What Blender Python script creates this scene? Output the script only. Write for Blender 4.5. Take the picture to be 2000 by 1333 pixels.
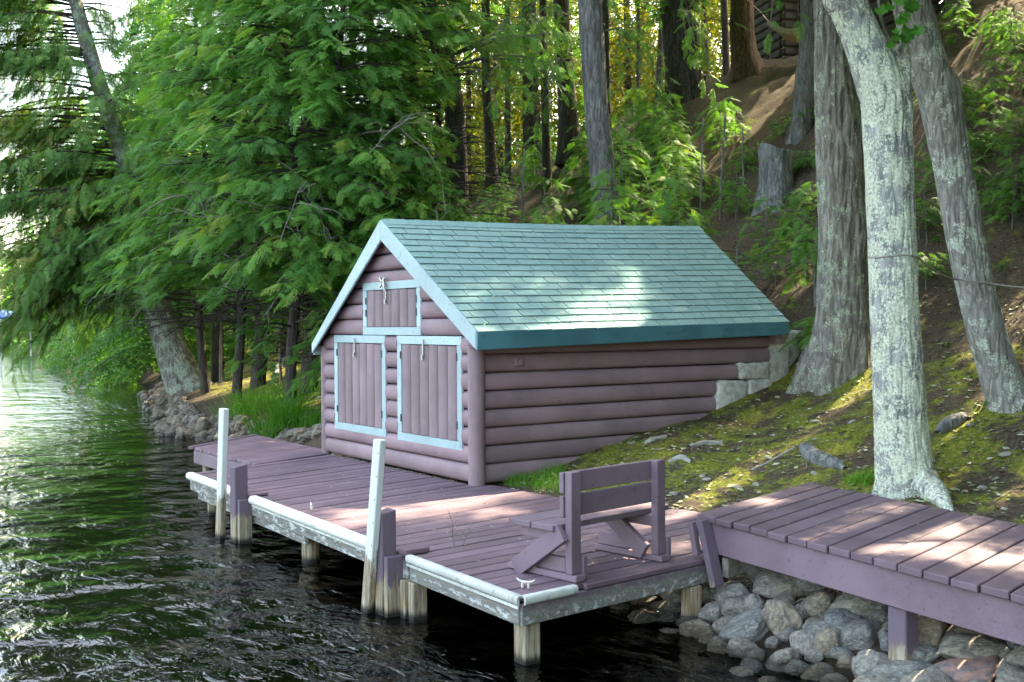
import bpy, math, random
import numpy as np
from mathutils import Matrix, Vector

random.seed(7)
rng = np.random.default_rng(11)
R = math.radians
scene = bpy.context.scene
for _o in list(bpy.data.objects):
    bpy.data.objects.remove(_o)

# ------------------------------------------------------------------ camera
CF = 2125.84                                  # focal length in pixels of the 2000 px wide photograph
CAM = np.array([-5.7652, -8.9523, 1.5616])
YAW, PITCH, ROLL = 0.965941, -0.0151094, -0.0057089
FW = np.array([math.cos(YAW) * math.cos(PITCH), math.sin(YAW) * math.cos(PITCH), math.sin(PITCH)])
_r = np.cross(FW, [0, 0, 1]); _r /= np.linalg.norm(_r)
_u = np.cross(_r, FW)
RT = math.cos(ROLL) * _r + math.sin(ROLL) * _u
UP = -math.sin(ROLL) * _r + math.cos(ROLL) * _u

cam_data = bpy.data.cameras.new('camera')
cam_data.sensor_width = 36.0
cam_data.lens = CF / 2000.0 * 36.0
cam_data.clip_start = 0.1
cam_data.clip_end = 4000.0
cam = bpy.data.objects.new('camera', cam_data)
scene.collection.objects.link(cam)
cam.matrix_world = Matrix(((RT[0], UP[0], -FW[0], CAM[0]), (RT[1], UP[1], -FW[1], CAM[1]), (RT[2], UP[2], -FW[2], CAM[2]), (0, 0, 0, 1)))
scene.camera = cam

# ------------------------------------------------------------------ light
SUN_DIR = np.array([0.74, 0.18, 0.78]); SUN_DIR /= np.linalg.norm(SUN_DIR)     # towards the sun
SUN_EL = math.asin(SUN_DIR[2]); SUN_AZ = math.atan2(SUN_DIR[0], SUN_DIR[1])
world = bpy.data.worlds.new('World'); scene.world = world
world.use_nodes = True
_nt = world.node_tree
_sky = _nt.nodes.new('ShaderNodeTexSky')
_sky.sky_type = 'NISHITA'; _sky.sun_disc = False
_sky.sun_elevation = SUN_EL; _sky.sun_rotation = SUN_AZ
_sky.altitude = 300; _sky.air_density = 1.0; _sky.dust_density = 4.0; _sky.ozone_density = 1.0
_bg = _nt.nodes['Background']; _bg.inputs['Strength'].default_value = 0.15
_nt.links.new(_sky.outputs[0], _bg.inputs['Color'])
sun_data = bpy.data.lights.new('sun', 'SUN')
sun_data.energy = 2.5; sun_data.angle = R(0.53); sun_data.color = (1.0, 0.93, 0.82)
sun = bpy.data.objects.new('sun', sun_data); scene.collection.objects.link(sun)
sun.rotation_euler = Vector(-SUN_DIR).to_track_quat('-Z', 'Y').to_euler()
sun.location = (20, 8, 30)
vs = scene.view_settings
vs.view_transform = 'Standard'; vs.look = 'None'; vs.exposure = 3.45; vs.gamma = 1.0
vs.use_white_balance = True; vs.white_balance_temperature = 8300; vs.white_balance_tint = 6
vs.use_curve_mapping = False
cy = scene.cycles
cy.use_denoising = True
try: cy.denoiser = 'OPENIMAGEDENOISE'
except Exception: pass
cy.use_adaptive_sampling = True; cy.adaptive_threshold = 0.006
cy.max_bounces = 6; cy.diffuse_bounces = 3; cy.glossy_bounces = 3; cy.transmission_bounces = 4; cy.transparent_max_bounces = 8
cy.caustics_reflective = False; cy.caustics_refractive = False
cy.sample_clamp_indirect = 6.0

# ------------------------------------------------------------------ pixels to rays, noise, terrain
WATER = -0.42
def ray(u, v):
    return FW + RT * (u - 1000.0) / CF - UP * (v - 666.5) / CF
def on_plane(u, v, ax, val):
    d = ray(u, v); return CAM + d * ((val - CAM[ax]) / d[ax])
def at_depth(u, v, depth):
    return CAM + ray(u, v) * depth
def depth_of(p):
    return float((np.asarray(p, float) - CAM) @ FW)

def _hash(i, j, k, seed):
    h = (i * 374761393 + j * 668265263 + k * 2147483647 + seed * 1274126177) & 0xffffffff
    h = ((h ^ (h >> 13)) * 1274126177) & 0xffffffff
    return ((h ^ (h >> 16)) & 0xffff) / 65535.0
def vnoise(p, seed=0):
    p = np.asarray(p, float); f = np.floor(p); t = p - f; t = t * t * (3 - 2 * t); q = f.astype(np.int64)
    out = np.zeros(len(p))
    for a in (0, 1):
        for b in (0, 1):
            for c in (0, 1):
                w = (t[:, 0] if a else 1 - t[:, 0]) * (t[:, 1] if b else 1 - t[:, 1]) * (t[:, 2] if c else 1 - t[:, 2])
                out += w * _hash(q[:, 0] + a, q[:, 1] + b, q[:, 2] + c, seed)
    return out * 2 - 1
def fbm(p, oct=4, seed=0, gain=0.5):
    p = np.asarray(p, float); o = np.zeros(len(p)); a = 1.0
    for k in range(oct):
        o += a * vnoise(p * (2.03 ** k) + 17.3 * k, seed + k); a *= gain
    return o

SH_Y = [-120, -40, -20, -8, -6, -5, -4.4, -3.7, -3.0, -1.5, 0, 3.5, 6, 9.4, 10.8, 15, 23, 31, 49, 80, 150, 400]
SH_X = [-60, -12, -3, -1.25, -1.05, -1.0, -1.02, -0.8, -0.85, -0.35, -0.1, 0.05, 0.5, 0.65, 0.35, 1.4, 3.5, 5.5, 7.5, 10.8, 21, 80]
PA_S = [-60, -4, 0, .2, .4, .8, 1.3, 2.1, 3.2, 4.2, 4.6, 6, 8, 10, 12.7, 15, 18, 30, 60, 400]
PA_H = [-3.5, -1.9, -.44, -.15, -.04, .05, .16, .37, .50, .80, .98, 1.95, 3.5, 5.1, 7.0, 8.2, 9.0, 9.2, 8.0, 8.0]
PB_S = [-60, -4, 0, .5, 1.0, 1.6, 2.2, 3.0, 4.0, 5.0, 6.5, 8.5, 10.5, 13, 15, 18, 30, 60, 400]
PB_H = [-3.5, -1.9, -.44, -.24, -.06, .06, .18, .40, .78, 1.25, 2.1, 3.5, 5.2, 7.0, 8.2, 9.0, 9.2, 8.0, 8.0]
PC_S = [-60, -4, 0, .5, 1.2, 2.5, 4, 6, 8, 10, 12.7, 15, 18, 30, 60, 400]
PC_H = [-3.5, -1.9, -.44, -.15, .05, .28, .7, 1.7, 3.2, 4.8, 6.8, 8.1, 8.9, 9.2, 8.0, 8.0]
def sst(a, b, x):
    t = np.clip((x - a) / (b - a), 0, 1); return t * t * (3 - 2 * t)
def terrain(x, y, rough=True):
    x = np.atleast_1d(np.asarray(x, float)); y = np.atleast_1d(np.asarray(y, float))
    s = x - np.interp(y, SH_Y, SH_X)
    ha = np.interp(s, PA_S, PA_H); hb = np.interp(s, PB_S, PB_H); hc = np.interp(s, PC_S, PC_H)
    wb = sst(-0.9, -2.6, y) if False else 1 - sst(-2.6, -0.9, y)
    wc = sst(5.0, 8.0, y)
    h = ha * (1 - wb) * (1 - wc) + hb * wb + hc * wc
    if rough:
        p = np.stack([x, y, x * 0], 1)
        amp = sst(-0.1, 1.6, s)
        near = np.exp(-((np.clip(x - 2, -3, 3) - (x - 2)) ** 2)) * 0
        h = h + amp * (0.05 * vnoise(p * 0.9, 3) + 0.028 * vnoise(p * 2.7, 4) + 0.012 * vnoise(p * 7.0, 5)) * (1 + 3.0 * sst(5, 10, s))
        h = h + (1 - amp) * 0.03 * vnoise(p * 3.0, 6)
    return h
def ground_hit(u, v, d0=4.0, d1=90.0, rough=True):
    d = np.arange(d0, d1, 0.02); P = CAM[None] + ray(u, v)[None] * d[:, None]
    below = P[:, 2] <= terrain(P[:, 0], P[:, 1], rough)
    i = int(np.argmax(below)) if below.any() else len(d) - 1
    return P[i]

# ------------------------------------------------------------------ mesh helpers
COL = scene.collection
def tag(o, label=None, cat=None, group=None, kind=None):
    if label: o['label'] = label
    if cat: o['category'] = cat
    if group: o['group'] = group
    if kind: o['kind'] = kind
    return o
def empty(name, loc, label=None, cat=None, group=None):
    o = bpy.data.objects.new(name, None); COL.objects.link(o)
    o.location = loc; o.empty_display_size = 0.2
    return tag(o, label, cat, group)
def make_mesh(name, verts, faces, mat=None, smooth=False):
    me = bpy.data.meshes.new(name)
    if isinstance(faces, np.ndarray):
        nv, nf, k = len(verts), len(faces), faces.shape[1]
        me.vertices.add(nv); me.vertices.foreach_set('co', np.ascontiguousarray(verts, dtype=np.float32).ravel())
        me.loops.add(nf * k); me.loops.foreach_set('vertex_index', np.ascontiguousarray(faces, dtype=np.int32).ravel())
        me.polygons.add(nf); me.polygons.foreach_set('loop_start', np.arange(0, nf * k, k, dtype=np.int32))
        me.update(calc_edges=True)
    else:
        me.from_pydata([tuple(map(float, v)) for v in verts], [], faces)
        me.update()
    if smooth:
        me.polygons.foreach_set('use_smooth', np.ones(len(me.polygons), dtype=bool)); me.update()
    if mat: me.materials.append(mat)
    return me
def put(name, me, parent=None, loc=None, rot=None, scale=None):
    """an object for a mesh; positions are world positions and parents are unrotated empties or meshes"""
    o = bpy.data.objects.new(name, me); COL.objects.link(o)
    if loc is not None: o.location = loc
    if rot is not None: o.rotation_euler = rot
    if scale is not None: o.scale = scale
    if parent is not None:
        o.parent = parent
        off = Vector((0, 0, 0)); q = parent
        while q is not None:
            off += q.location; q = q.parent
        o.location = Vector(o.location) - off
    return o
HEX_F = [(0, 3, 2, 1), (4, 5, 6, 7), (0, 1, 5, 4), (1, 2, 6, 5), (2, 3, 7, 6), (3, 0, 4, 7)]
def hex_mesh(name, c, mat, bev=0.0):
    """c: 8 corners, bottom ring then top ring, counter-clockwise seen from above; edges chamfered by insetting each corner"""
    c = np.array(c, float)
    if bev <= 0:
        return make_mesh(name, c, HEX_F, mat)
    nb = {0: (1, 3, 4), 1: (0, 2, 5), 2: (1, 3, 6), 3: (0, 2, 7), 4: (5, 7, 0), 5: (4, 6, 1), 6: (5, 7, 2), 7: (4, 6, 3)}
    V = []; idx = {}
    for i in range(8):
        for j in nb[i]:      # vertex on the face opposite to neighbour j: moved away from the two other edges
            o = [k for k in nb[i] if k != j]
            p = c[i].copy()
            for k in o:
                d = c[k] - c[i]; L = np.linalg.norm(d); p += d / L * min(bev, 0.45 * L)
            idx[(i, j)] = len(V); V.append(p)
    F = []
    for f in HEX_F:
        s = set(f); F.append(tuple(idx[(i, [k for k in nb[i] if k not in s][0])] for i in f))
    E = [(0, 1), (1, 2), (2, 3), (3, 0), (4, 5), (5, 6), (6, 7), (7, 4), (0, 4), (1, 5), (2, 6), (3, 7)]
    cen = c.mean(0)
    def orient(t):
        a, b, d = V[t[0]], V[t[1]], V[t[2]]
        n = np.cross(b - a, d - a); m = np.mean([V[q] for q in t], axis=0) - cen
        return t if n @ m > 0 else tuple(reversed(t))
    F = [orient(t) for t in F]
    for a, b in E:
        oa = [k for k in nb[a] if k != b]; ob = [k for k in nb[b] if k != a]
        # match the neighbours of a and b lying on the same faces
        pairs = []
        for k in oa:
            for l in ob:
                if any(a in f and b in f and k in f and l in f for f in HEX_F): pairs.append((k, l))
        (k1, l1), (k2, l2) = pairs
        F.append(orient((idx[(a, k1)], idx[(b, l1)], idx[(b, l2)], idx[(a, k2)])))
    for i in range(8):
        F.append(orient(tuple(idx[(i, j)] for j in nb[i])))
    return make_mesh(name, V, F, mat)
def hexa(name, c, mat, parent, bev=0.004):
    return put(name, hex_mesh(name, c, mat, bev), parent)
def box_c(x0, x1, y0, y1, z0, z1):
    return [(x0, y0, z0), (x1, y0, z0), (x1, y1, z0), (x0, y1, z0), (x0, y0, z1), (x1, y0, z1), (x1, y1, z1), (x0, y1, z1)]
def bar_c(a, b, side, up, w, t):
    """corners of a bar from a to b; side/up unit vectors, w across side, t across up (centred)"""
    a, b, side, up = (np.array(q, float) for q in (a, b, side, up))
    s, n = side * w / 2, up * t / 2
    return [a - s - n, b - s - n, b + s - n, a + s - n, a - s + n, b - s + n, b + s + n, a + s + n]
def unit(v):
    v = np.array(v, float); return v / np.linalg.norm(v)
def sweep(name, prof_a, prof_b, mat, parent, smooth=True, caps=True):
    """skin between two closed profiles with equal point counts"""
    n = len(prof_a); V = list(prof_a) + list(prof_b)
    F = [(i, (i + 1) % n, n + (i + 1) % n, n + i) for i in range(n)]
    if caps: F += [tuple(range(n - 1, -1, -1)), tuple(range(n, 2 * n))]
    me = make_mesh(name, V, F, mat)
    if smooth:
        for p in me.polygons: p.use_smooth = len(p.vertices) == 4
        try: me.set_sharp_from_angle(angle=R(50))
        except Exception: pass
    return put(name, me, parent)
def tube_arrays(path, radii, n=8, cap=True):
    path = np.array(path, float); radii = np.array(radii, float); m = len(path)
    T = np.gradient(path, axis=0); T /= np.linalg.norm(T, axis=1)[:, None] + 1e-9
    ref = np.array([1, 0, 0]) if abs(T[0][0]) < 0.8 else np.array([0, 1, 0])
    A = np.cross(T, np.tile(ref, (m, 1))); A /= np.linalg.norm(A, axis=1)[:, None] + 1e-9
    B = np.cross(T, A)
    th = np.linspace(0, 2 * math.pi, n, endpoint=False)
    V = path[:, None, :] + radii[:, None, None] * (np.cos(th)[None, :, None] * A[:, None, :] + np.sin(th)[None, :, None] * B[:, None, :])
    i = np.arange(m - 1)[:, None] * n; j = np.arange(n)[None]; j2 = (j + 1) % n
    F = np.stack([i + j, i + n + j, i + n + j2, i + j2], -1).reshape(-1, 4)[:, ::-1]
    return V.reshape(-1, 3), F
class Soup:
    """collects quads / triangles (as quads) into one mesh"""
    def __init__(s): s.V = []; s.F = []; s.n = 0
    def add(s, V, F):
        V = np.asarray(V, float); F = np.asarray(F, int)
        s.V.append(V); s.F.append(F + s.n); s.n += len(V)
    def mesh(s, name, mat, smooth=False):
        return make_mesh(name, np.concatenate(s.V), np.concatenate(s.F), mat, smooth)
def resample(path, rad, n):
    path = np.array(path, float); d = np.r_[0, np.cumsum(np.linalg.norm(np.diff(path, axis=0), axis=1))]
    t = np.linspace(0, d[-1], n)
    def cr(vals):
        vals = np.array(vals, float); out = []
        for q in t:
            k = min(max(np.searchsorted(d, q) - 1, 0), len(d) - 2); u = (q - d[k]) / (d[k + 1] - d[k] + 1e-9)
            p0, p1, p2, p3 = vals[max(k - 1, 0)], vals[k], vals[k + 1], vals[min(k + 2, len(d) - 1)]
            out.append(0.5 * ((2 * p1) + (-p0 + p2) * u + (2 * p0 - 5 * p1 + 4 * p2 - p3) * u * u + (-p0 + 3 * p1 - 3 * p2 + p3) * u ** 3))
        return np.array(out)
    return cr(path), np.maximum(cr(rad), 0.003), t

# ------------------------------------------------------------------ materials
class N:
    """terse node helper"""
    def __init__(s, name):
        s.m = bpy.data.materials.new(name); s.m.use_nodes = True; s.t = s.m.node_tree
        s.b = s.t.nodes['Principled BSDF']; s.out = s.t.nodes['Material Output']
    def n(s, typ, **kw):
        nd = s.t.nodes.new(typ)
        for k, v in kw.items(): setattr(nd, k, v)
        return nd
    def set(s, sock, v):
        if isinstance(v, bpy.types.NodeSocket): s.t.links.new(v, sock)
        elif isinstance(v, (tuple, list)) and len(v) == 3 and sock.type == 'RGBA': sock.default_value = (*v, 1)
        else: sock.default_value = v
    def coord(s, which='Object', scale=(1, 1, 1), rand=True):
        tc = s.n('ShaderNodeTexCoord'); mp = s.n('ShaderNodeMapping')
        s.t.links.new(tc.outputs[which], mp.inputs['Vector']); mp.inputs['Scale'].default_value = scale
        if rand:
            oi = s.n('ShaderNodeObjectInfo'); ml = s.n('ShaderNodeMath', operation='MULTIPLY'); ml.inputs[1].default_value = 37.0
            s.t.links.new(oi.outputs['Random'], ml.inputs[0]); s.t.links.new(ml.outputs[0], mp.inputs['Location'])
        return mp.outputs[0]
    def noise(s, vec, scale, detail=4, rough=0.55, dist=0.0):
        nd = s.n('ShaderNodeTexNoise'); s.t.links.new(vec, nd.inputs['Vector'])
        nd.inputs['Scale'].default_value = scale; nd.inputs['Detail'].default_value = detail
        nd.inputs['Roughness'].default_value = rough; nd.inputs['Distortion'].default_value = dist
        return nd.outputs[0]
    def vor(s, vec, scale, feature='F1', out='Distance'):
        nd = s.n('ShaderNodeTexVoronoi', feature=feature); s.t.links.new(vec, nd.inputs['Vector']); nd.inputs['Scale'].default_value = scale
        return nd.outputs[out]
    def math(s, op, a, b=0.0, clamp=False):
        nd = s.n('ShaderNodeMath', operation=op); nd.use_clamp = clamp
        s.set(nd.inputs[0], a); s.set(nd.inputs[1], b); return nd.outputs[0]
    def step(s, x, a, b):
        nd = s.n('ShaderNodeMapRange'); nd.interpolation_type = 'SMOOTHSTEP'
        s.set(nd.inputs['Value'], x); nd.inputs['From Min'].default_value = a; nd.inputs['From Max'].default_value = b
        return nd.outputs[0]
    def mix(s, f, a, b, blend='MIX'):
        nd = s.n('ShaderNodeMix', data_type='RGBA', blend_type=blend)
        s.set(nd.inputs[0], f); s.set(nd.inputs[6], a); s.set(nd.inputs[7], b); return nd.outputs[2]
    def ramp(s, f, stops, interp='LINEAR'):
        nd = s.n('ShaderNodeValToRGB'); e = nd.color_ramp.elements; nd.color_ramp.interpolation = interp
        while len(e) < len(stops): e.new(0.5)
        for k, (p, c) in enumerate(stops): e[k].position = p; e[k].color = (*c, 1)
        s.set(nd.inputs[0], f); return nd.outputs[0]
    def rand(s): return s.n('ShaderNodeObjectInfo').outputs['Random']
    def posz(s):
        g = s.n('ShaderNodeNewGeometry'); x = s.n('ShaderNodeSeparateXYZ'); s.t.links.new(g.outputs['Position'], x.inputs[0]); return x.outputs[2]
    def bump(s, h, strength=0.4, dist=0.01, normal=None):
        nd = s.n('ShaderNodeBump'); nd.inputs['Strength'].default_value = strength; nd.inputs['Distance'].default_value = dist
        s.set(nd.inputs['Height'], h)
        if normal is not None: s.set(nd.inputs['Normal'], normal)
        return nd.outputs[0]
    def done(s, col=None, rough=None, normal=None, spec=None):
        if col is not None: s.set(s.b.inputs['Base Color'], col)
        if rough is not None: s.set(s.b.inputs['Roughness'], rough)
        if normal is not None: s.set(s.b.inputs['Normal'], normal)
        if spec is not None: s.set(s.b.inputs['Specular IOR Level'], spec)
        return s.m
def sc3(c, k): return tuple(min(1, q * k) for q in c)

def paint(name, col, grain=(3, 30, 30), wear=None, wear_lo=0.66, wear_hi=0.74, rough=0.6, var=0.16):
    k = N(name); v = k.coord('Object', grain); w = k.coord('Object', (1, 1, 1))
    g = k.noise(v, 2.2, 5, 0.6); big = k.noise(w, 1.7, 4, 0.6); fine = k.noise(w, 60, 3, 0.6)
    c = k.mix(k.step(big, 0.3, 0.7), sc3(col, 1.0 - var), sc3(col, 1.0 + var))
    rv = k.math('MULTIPLY_ADD', k.rand(), 0.22); k.t.nodes[-1].inputs[2].default_value = 0.89
    hsv = k.n('ShaderNodeHueSaturation'); k.set(hsv.inputs['Color'], c); k.set(hsv.inputs['Value'], rv); c = hsv.outputs[0]
    c = k.mix(k.step(g, 0.40, 0.28), c, sc3(col, 0.72))
    if wear:
        wn = k.math('ADD', k.math('MULTIPLY', k.noise(w, 9, 6, 0.7), 0.62), k.math('MULTIPLY', g, 0.38))
        c = k.mix(k.step(wn, wear_lo, wear_hi), c, wear)
    h = k.math('ADD', k.math('MULTIPLY', g, 0.7), k.math('MULTIPLY', fine, 0.3))
    crk = k.noise(k.coord('Object', tuple(q * (.35 if q < 10 else 1.0) for q in grain)), 3.1, 3, 0.5, 0.3)
    ck = k.step(k.math('ABSOLUTE', k.math('SUBTRACT', crk, 0.5)), 0.010, 0.0)
    ck = k.math('MULTIPLY', ck, k.step(k.noise(w, 1.3, 2), 0.5, 0.62))
    c = k.mix(k.math('MULTIPLY', ck, 0.6), c, sc3(col, 0.35))
    h = k.math('SUBTRACT', h, k.math('MULTIPLY', ck, 0.6))
    return k.done(c, rough, k.bump(h, 0.55, 0.005), 0.3)

PURPLE = (0.195, 0.137, 0.165)
M = {}
M['wall'] = paint('wall_paint', (0.250, 0.168, 0.188), (2.5, 2.5, 30), sc3(PURPLE, 1.5), 0.70, 0.80)
M['wall_v'] = paint('shutter_paint', (0.228, 0.160, 0.176), (30, 30, 2.5), sc3(PURPLE, 1.5), 0.70, 0.80)
M['deck'] = paint('deck_paint', (0.160, 0.104, 0.128), (2.5, 34, 34), (0.23, 0.19, 0.19), 0.66, 0.76, 0.62, 0.2)
M['bench'] = paint('bench_paint', (0.188, 0.130, 0.160), (6, 12, 12), (0.24, 0.2, 0.2), 0.72, 0.8)
M['teal'] = paint('teal_trim_paint', (0.33, 0.445, 0.46), (6, 6, 6), (0.52, 0.62, 0.62), 0.70, 0.74, 0.5, 0.1)
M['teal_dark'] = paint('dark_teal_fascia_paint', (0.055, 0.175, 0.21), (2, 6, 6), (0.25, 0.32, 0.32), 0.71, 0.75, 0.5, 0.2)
M['white'] = paint('white_vinyl', (0.70, 0.69, 0.64), (8, 1, 8), (0.42, 0.40, 0.34), 0.66, 0.8, 0.45, 0.12)
M['white_worn'] = paint('worn_white_vinyl', (0.52, 0.53, 0.49), (10, 14, 10), (0.26, 0.27, 0.25), 0.52, 0.66, 0.6, 0.2)

def rim_mat():
    k = N('peeling_rim_joist'); v = k.coord('Object', (14, 2.0, 22)); w = k.coord('Object', (6, 3, 9))
    z = k.posz(); g = k.noise(v, 2.0, 6, 0.7); f = k.noise(w, 2.6, 8, 0.75)
    base = k.ramp(g, [(0.25, (0.07, 0.075, 0.07)), (0.5, (0.19, 0.18, 0.16)), (0.75, (0.30, 0.28, 0.24))])
    base = k.mix(k.step(f, 0.52, 0.60), base, (0.50, 0.53, 0.52))
    pur = k.math('ADD', k.math('MULTIPLY', k.math('ADD', z, 0.125), 9.0), k.math('MULTIPLY', k.math('SUBTRACT', f, 0.5), 3.2))
    oy = k.n('ShaderNodeSeparateXYZ'); gq = k.n('ShaderNodeNewGeometry'); k.t.links.new(gq.outputs['Position'], oy.inputs[0])
    pur = k.math('MULTIPLY', k.step(pur, 0.3, 0.7), k.step(oy.outputs[1], -2.2, -2.45))
    c = k.mix(pur, base, sc3(PURPLE, 0.8))
    return k.done(c, 0.8, k.bump(k.math('ADD', g, f), 0.6, 0.006), 0.2)
M['rim'] = rim_mat()
def piling_mat(name, top, z_bare):
    k = N(name); v = k.coord('Object', (22, 22, 1.4)); w = k.coord('Object', (5, 5, 2))
    z = k.posz(); g = k.noise(v, 1.8, 6, 0.7); f = k.noise(w, 2.2, 6, 0.7)
    wood = k.ramp(g, [(0.28, (0.05, 0.038, 0.028)), (0.45, (0.22, 0.17, 0.115)), (0.62, (0.44, 0.38, 0.29)), (0.8, (0.58, 0.54, 0.46))])
    wood = k.mix(k.step(f, 0.5, 0.72), wood, (0.30, 0.20, 0.09))
    lvl = k.math('ADD', z, k.math('MULTIPLY', k.math('SUBTRACT', k.math('MULTIPLY', k.math('ADD', g, f), 0.5), 0.5), 0.8))
    c = k.mix(k.step(lvl, z_bare - 0.03, z_bare + 0.03), wood, top)
    wet = k.step(k.math('ADD', z, k.math('MULTIPLY', g, 0.05)), WATER + 0.10, WATER + 0.04)
    c = k.mix(wet, c, (0.025, 0.022, 0.018))
    return k.done(c, 0.75, k.bump(k.math('ADD', g, k.math('MULTIPLY', f, 0.5)), 0.7, 0.008), 0.25)
M['pile'] = piling_mat('purple_piling', (0.15, 0.108, 0.14), -0.17)
M['pile_white'] = piling_mat('white_mooring_post', (0.62, 0.64, 0.62), -0.02)
M['pile_bare'] = piling_mat('bare_piling', (0.2, 0.17, 0.13), 0.3)

def shingle_mat():
    k = N('green_asphalt_shingle'); w = k.coord('Object')
    gr = k.noise(w, 210, 2, 0.8); bl = k.noise(w, 7, 4, 0.6); big = k.noise(k.coord('Object', rand=False), 0.9, 3)
    rnd = k.rand()
    c = k.ramp(rnd, [(0.0, (0.185, 0.305, 0.30)), (0.5, (0.215, 0.34, 0.33)), (1.0, (0.25, 0.37, 0.35))])
    c = k.mix(k.step(gr, 0.38, 0.62), sc3((0.14, 0.275, 0.275), 1.0), c)
    c = k.mix(k.math('MULTIPLY', k.step(gr, 0.62, 0.72), 0.5), c, (0.36, 0.47, 0.44))
    c = k.mix(k.math('MULTIPLY', k.step(bl, 0.45, 0.75), 0.45), c, (0.22, 0.36, 0.33))
    c = k.mix(k.math('MULTIPLY', k.step(big, 0.5, 0.7), 0.25), c, (0.08, 0.20, 0.19))
    return k.done(c, 0.92, k.bump(gr, 0.6, 0.003), 0.2)
M['shingle'] = shingle_mat()
def plain(name, col, rough=0.7, bump_scale=30, bs=0.3, var=0.25, metal=0.0):
    k = N(name); w = k.coord('Object'); n1 = k.noise(w, bump_scale, 5, 0.65); n2 = k.noise(w, bump_scale * 0.12, 4)
    c = k.mix(n2, sc3(col, 1 - var), sc3(col, 1 + var)); c = k.mix(k.step(n1, 0.6, 0.35), c, sc3(col, 0.6))
    k.b.inputs['Metallic'].default_value = metal
    return k.done(c, rough, k.bump(n1, bs, 0.01))
M['dark'] = plain('dark_sheathing', (0.03, 0.03, 0.03))
M['metal'] = plain('galvanised_metal', (0.42, 0.42, 0.42), 0.4, 40, 0.2, 0.2, 0.8)
M['blackmetal'] = plain('black_hinge', (0.03, 0.03, 0.03), 0.5)
M['cream'] = plain('cream_cleat', (0.68, 0.64, 0.56), 0.4)
M['concrete'] = plain('concrete_block', (0.56, 0.55, 0.51), 0.9, 14, 0.9, 0.25)
M['rope'] = plain('grey_rope', (0.33, 0.31, 0.27), 0.9, 80)
M['hammock'] = plain('cotton_hammock', (0.55, 0.44, 0.35), 0.9, 50)
M['cabin'] = plain('dark_cabin_logs', (0.045, 0.032, 0.028), 0.8)
M['cabinpost'] = plain('cabin_corner_post', (0.17, 0.085, 0.04), 0.8)
M['greywood'] = plain('grey_weathered_wood', (0.25, 0.22, 0.18), 0.85, 20, 0.5)
M['deadtwig'] = plain('dead_twig', (0.21, 0.185, 0.165), 0.9, 20)
M['root'] = plain('pale_root', (0.36, 0.34, 0.30), 0.9, 25, 0.8)
M['blue'] = plain('blue_canvas', (0.02, 0.13, 0.42), 0.6)
M['hull'] = plain('white_frame', (0.7, 0.7, 0.7), 0.5)
M['stone'] = plain('pale_stone', (0.36, 0.33, 0.27), 0.85, 18, 0.6)

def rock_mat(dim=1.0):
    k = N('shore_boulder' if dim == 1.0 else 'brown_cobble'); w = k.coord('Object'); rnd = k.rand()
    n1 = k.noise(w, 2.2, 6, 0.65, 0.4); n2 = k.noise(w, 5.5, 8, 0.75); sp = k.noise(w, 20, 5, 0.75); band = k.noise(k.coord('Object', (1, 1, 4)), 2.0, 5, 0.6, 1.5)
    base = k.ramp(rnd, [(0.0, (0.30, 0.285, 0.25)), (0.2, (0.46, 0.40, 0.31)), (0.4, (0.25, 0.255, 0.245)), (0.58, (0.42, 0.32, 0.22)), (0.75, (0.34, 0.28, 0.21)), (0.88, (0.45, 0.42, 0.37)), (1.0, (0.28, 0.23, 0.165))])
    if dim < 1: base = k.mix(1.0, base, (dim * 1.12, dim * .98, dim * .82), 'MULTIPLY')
    dark = k.mix(0.6, base, (0.06, 0.065, 0.07)); lite = k.mix(0.5, base, (0.62, 0.60, 0.55))
    c = k.mix(k.step(n1, 0.36, 0.62), dark, base)
    c = k.mix(k.math('MULTIPLY', k.step(n2, 0.50, 0.62), 0.9), c, lite)
    c = k.mix(k.math('MULTIPLY', k.step(band, 0.56, 0.64), 0.5), c, dark)
    c = k.mix(k.math('MULTIPLY', k.step(sp, 0.40, 0.30), 0.7), c, sc3((0.06, 0.06, 0.06), 1))
    z = k.posz(); wet = k.step(k.math('ADD', z, k.math('MULTIPLY', n2, 0.06)), WATER + 0.13, WATER + 0.075)
    c = k.mix(wet, c, k.mix(0.72, c, (0.03, 0.022, 0.014)))
    r = k.math('MULTIPLY_ADD', wet, -0.62); k.t.nodes[-1].inputs[2].default_value = 0.82
    h = k.math('ADD', k.math('MULTIPLY', n1, 1.0), k.math('ADD', k.math('MULTIPLY', n2, 0.35), k.math('MULTIPLY', sp, 0.1)))
    return k.done(c, r, k.bump(h, 1.0, 0.06), 0.4)
M['rock'] = rock_mat()
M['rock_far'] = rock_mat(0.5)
def pink_rock():
    k = N('pink_boulder'); w = k.coord('Object'); n1 = k.noise(w, 3, 6, 0.7); n2 = k.noise(w, 30, 4, 0.7)
    c = k.mix(k.step(n1, 0.35, 0.65), (0.17, 0.14, 0.15), (0.40, 0.22, 0.17)); c = k.mix(k.step(n2, 0.55, 0.75), c, (0.45, 0.33, 0.28))
    return k.done(c, 0.8, k.bump(k.math('ADD', n1, n2), 0.6, 0.02), 0.3)
M['pinkrock'] = pink_rock()

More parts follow.
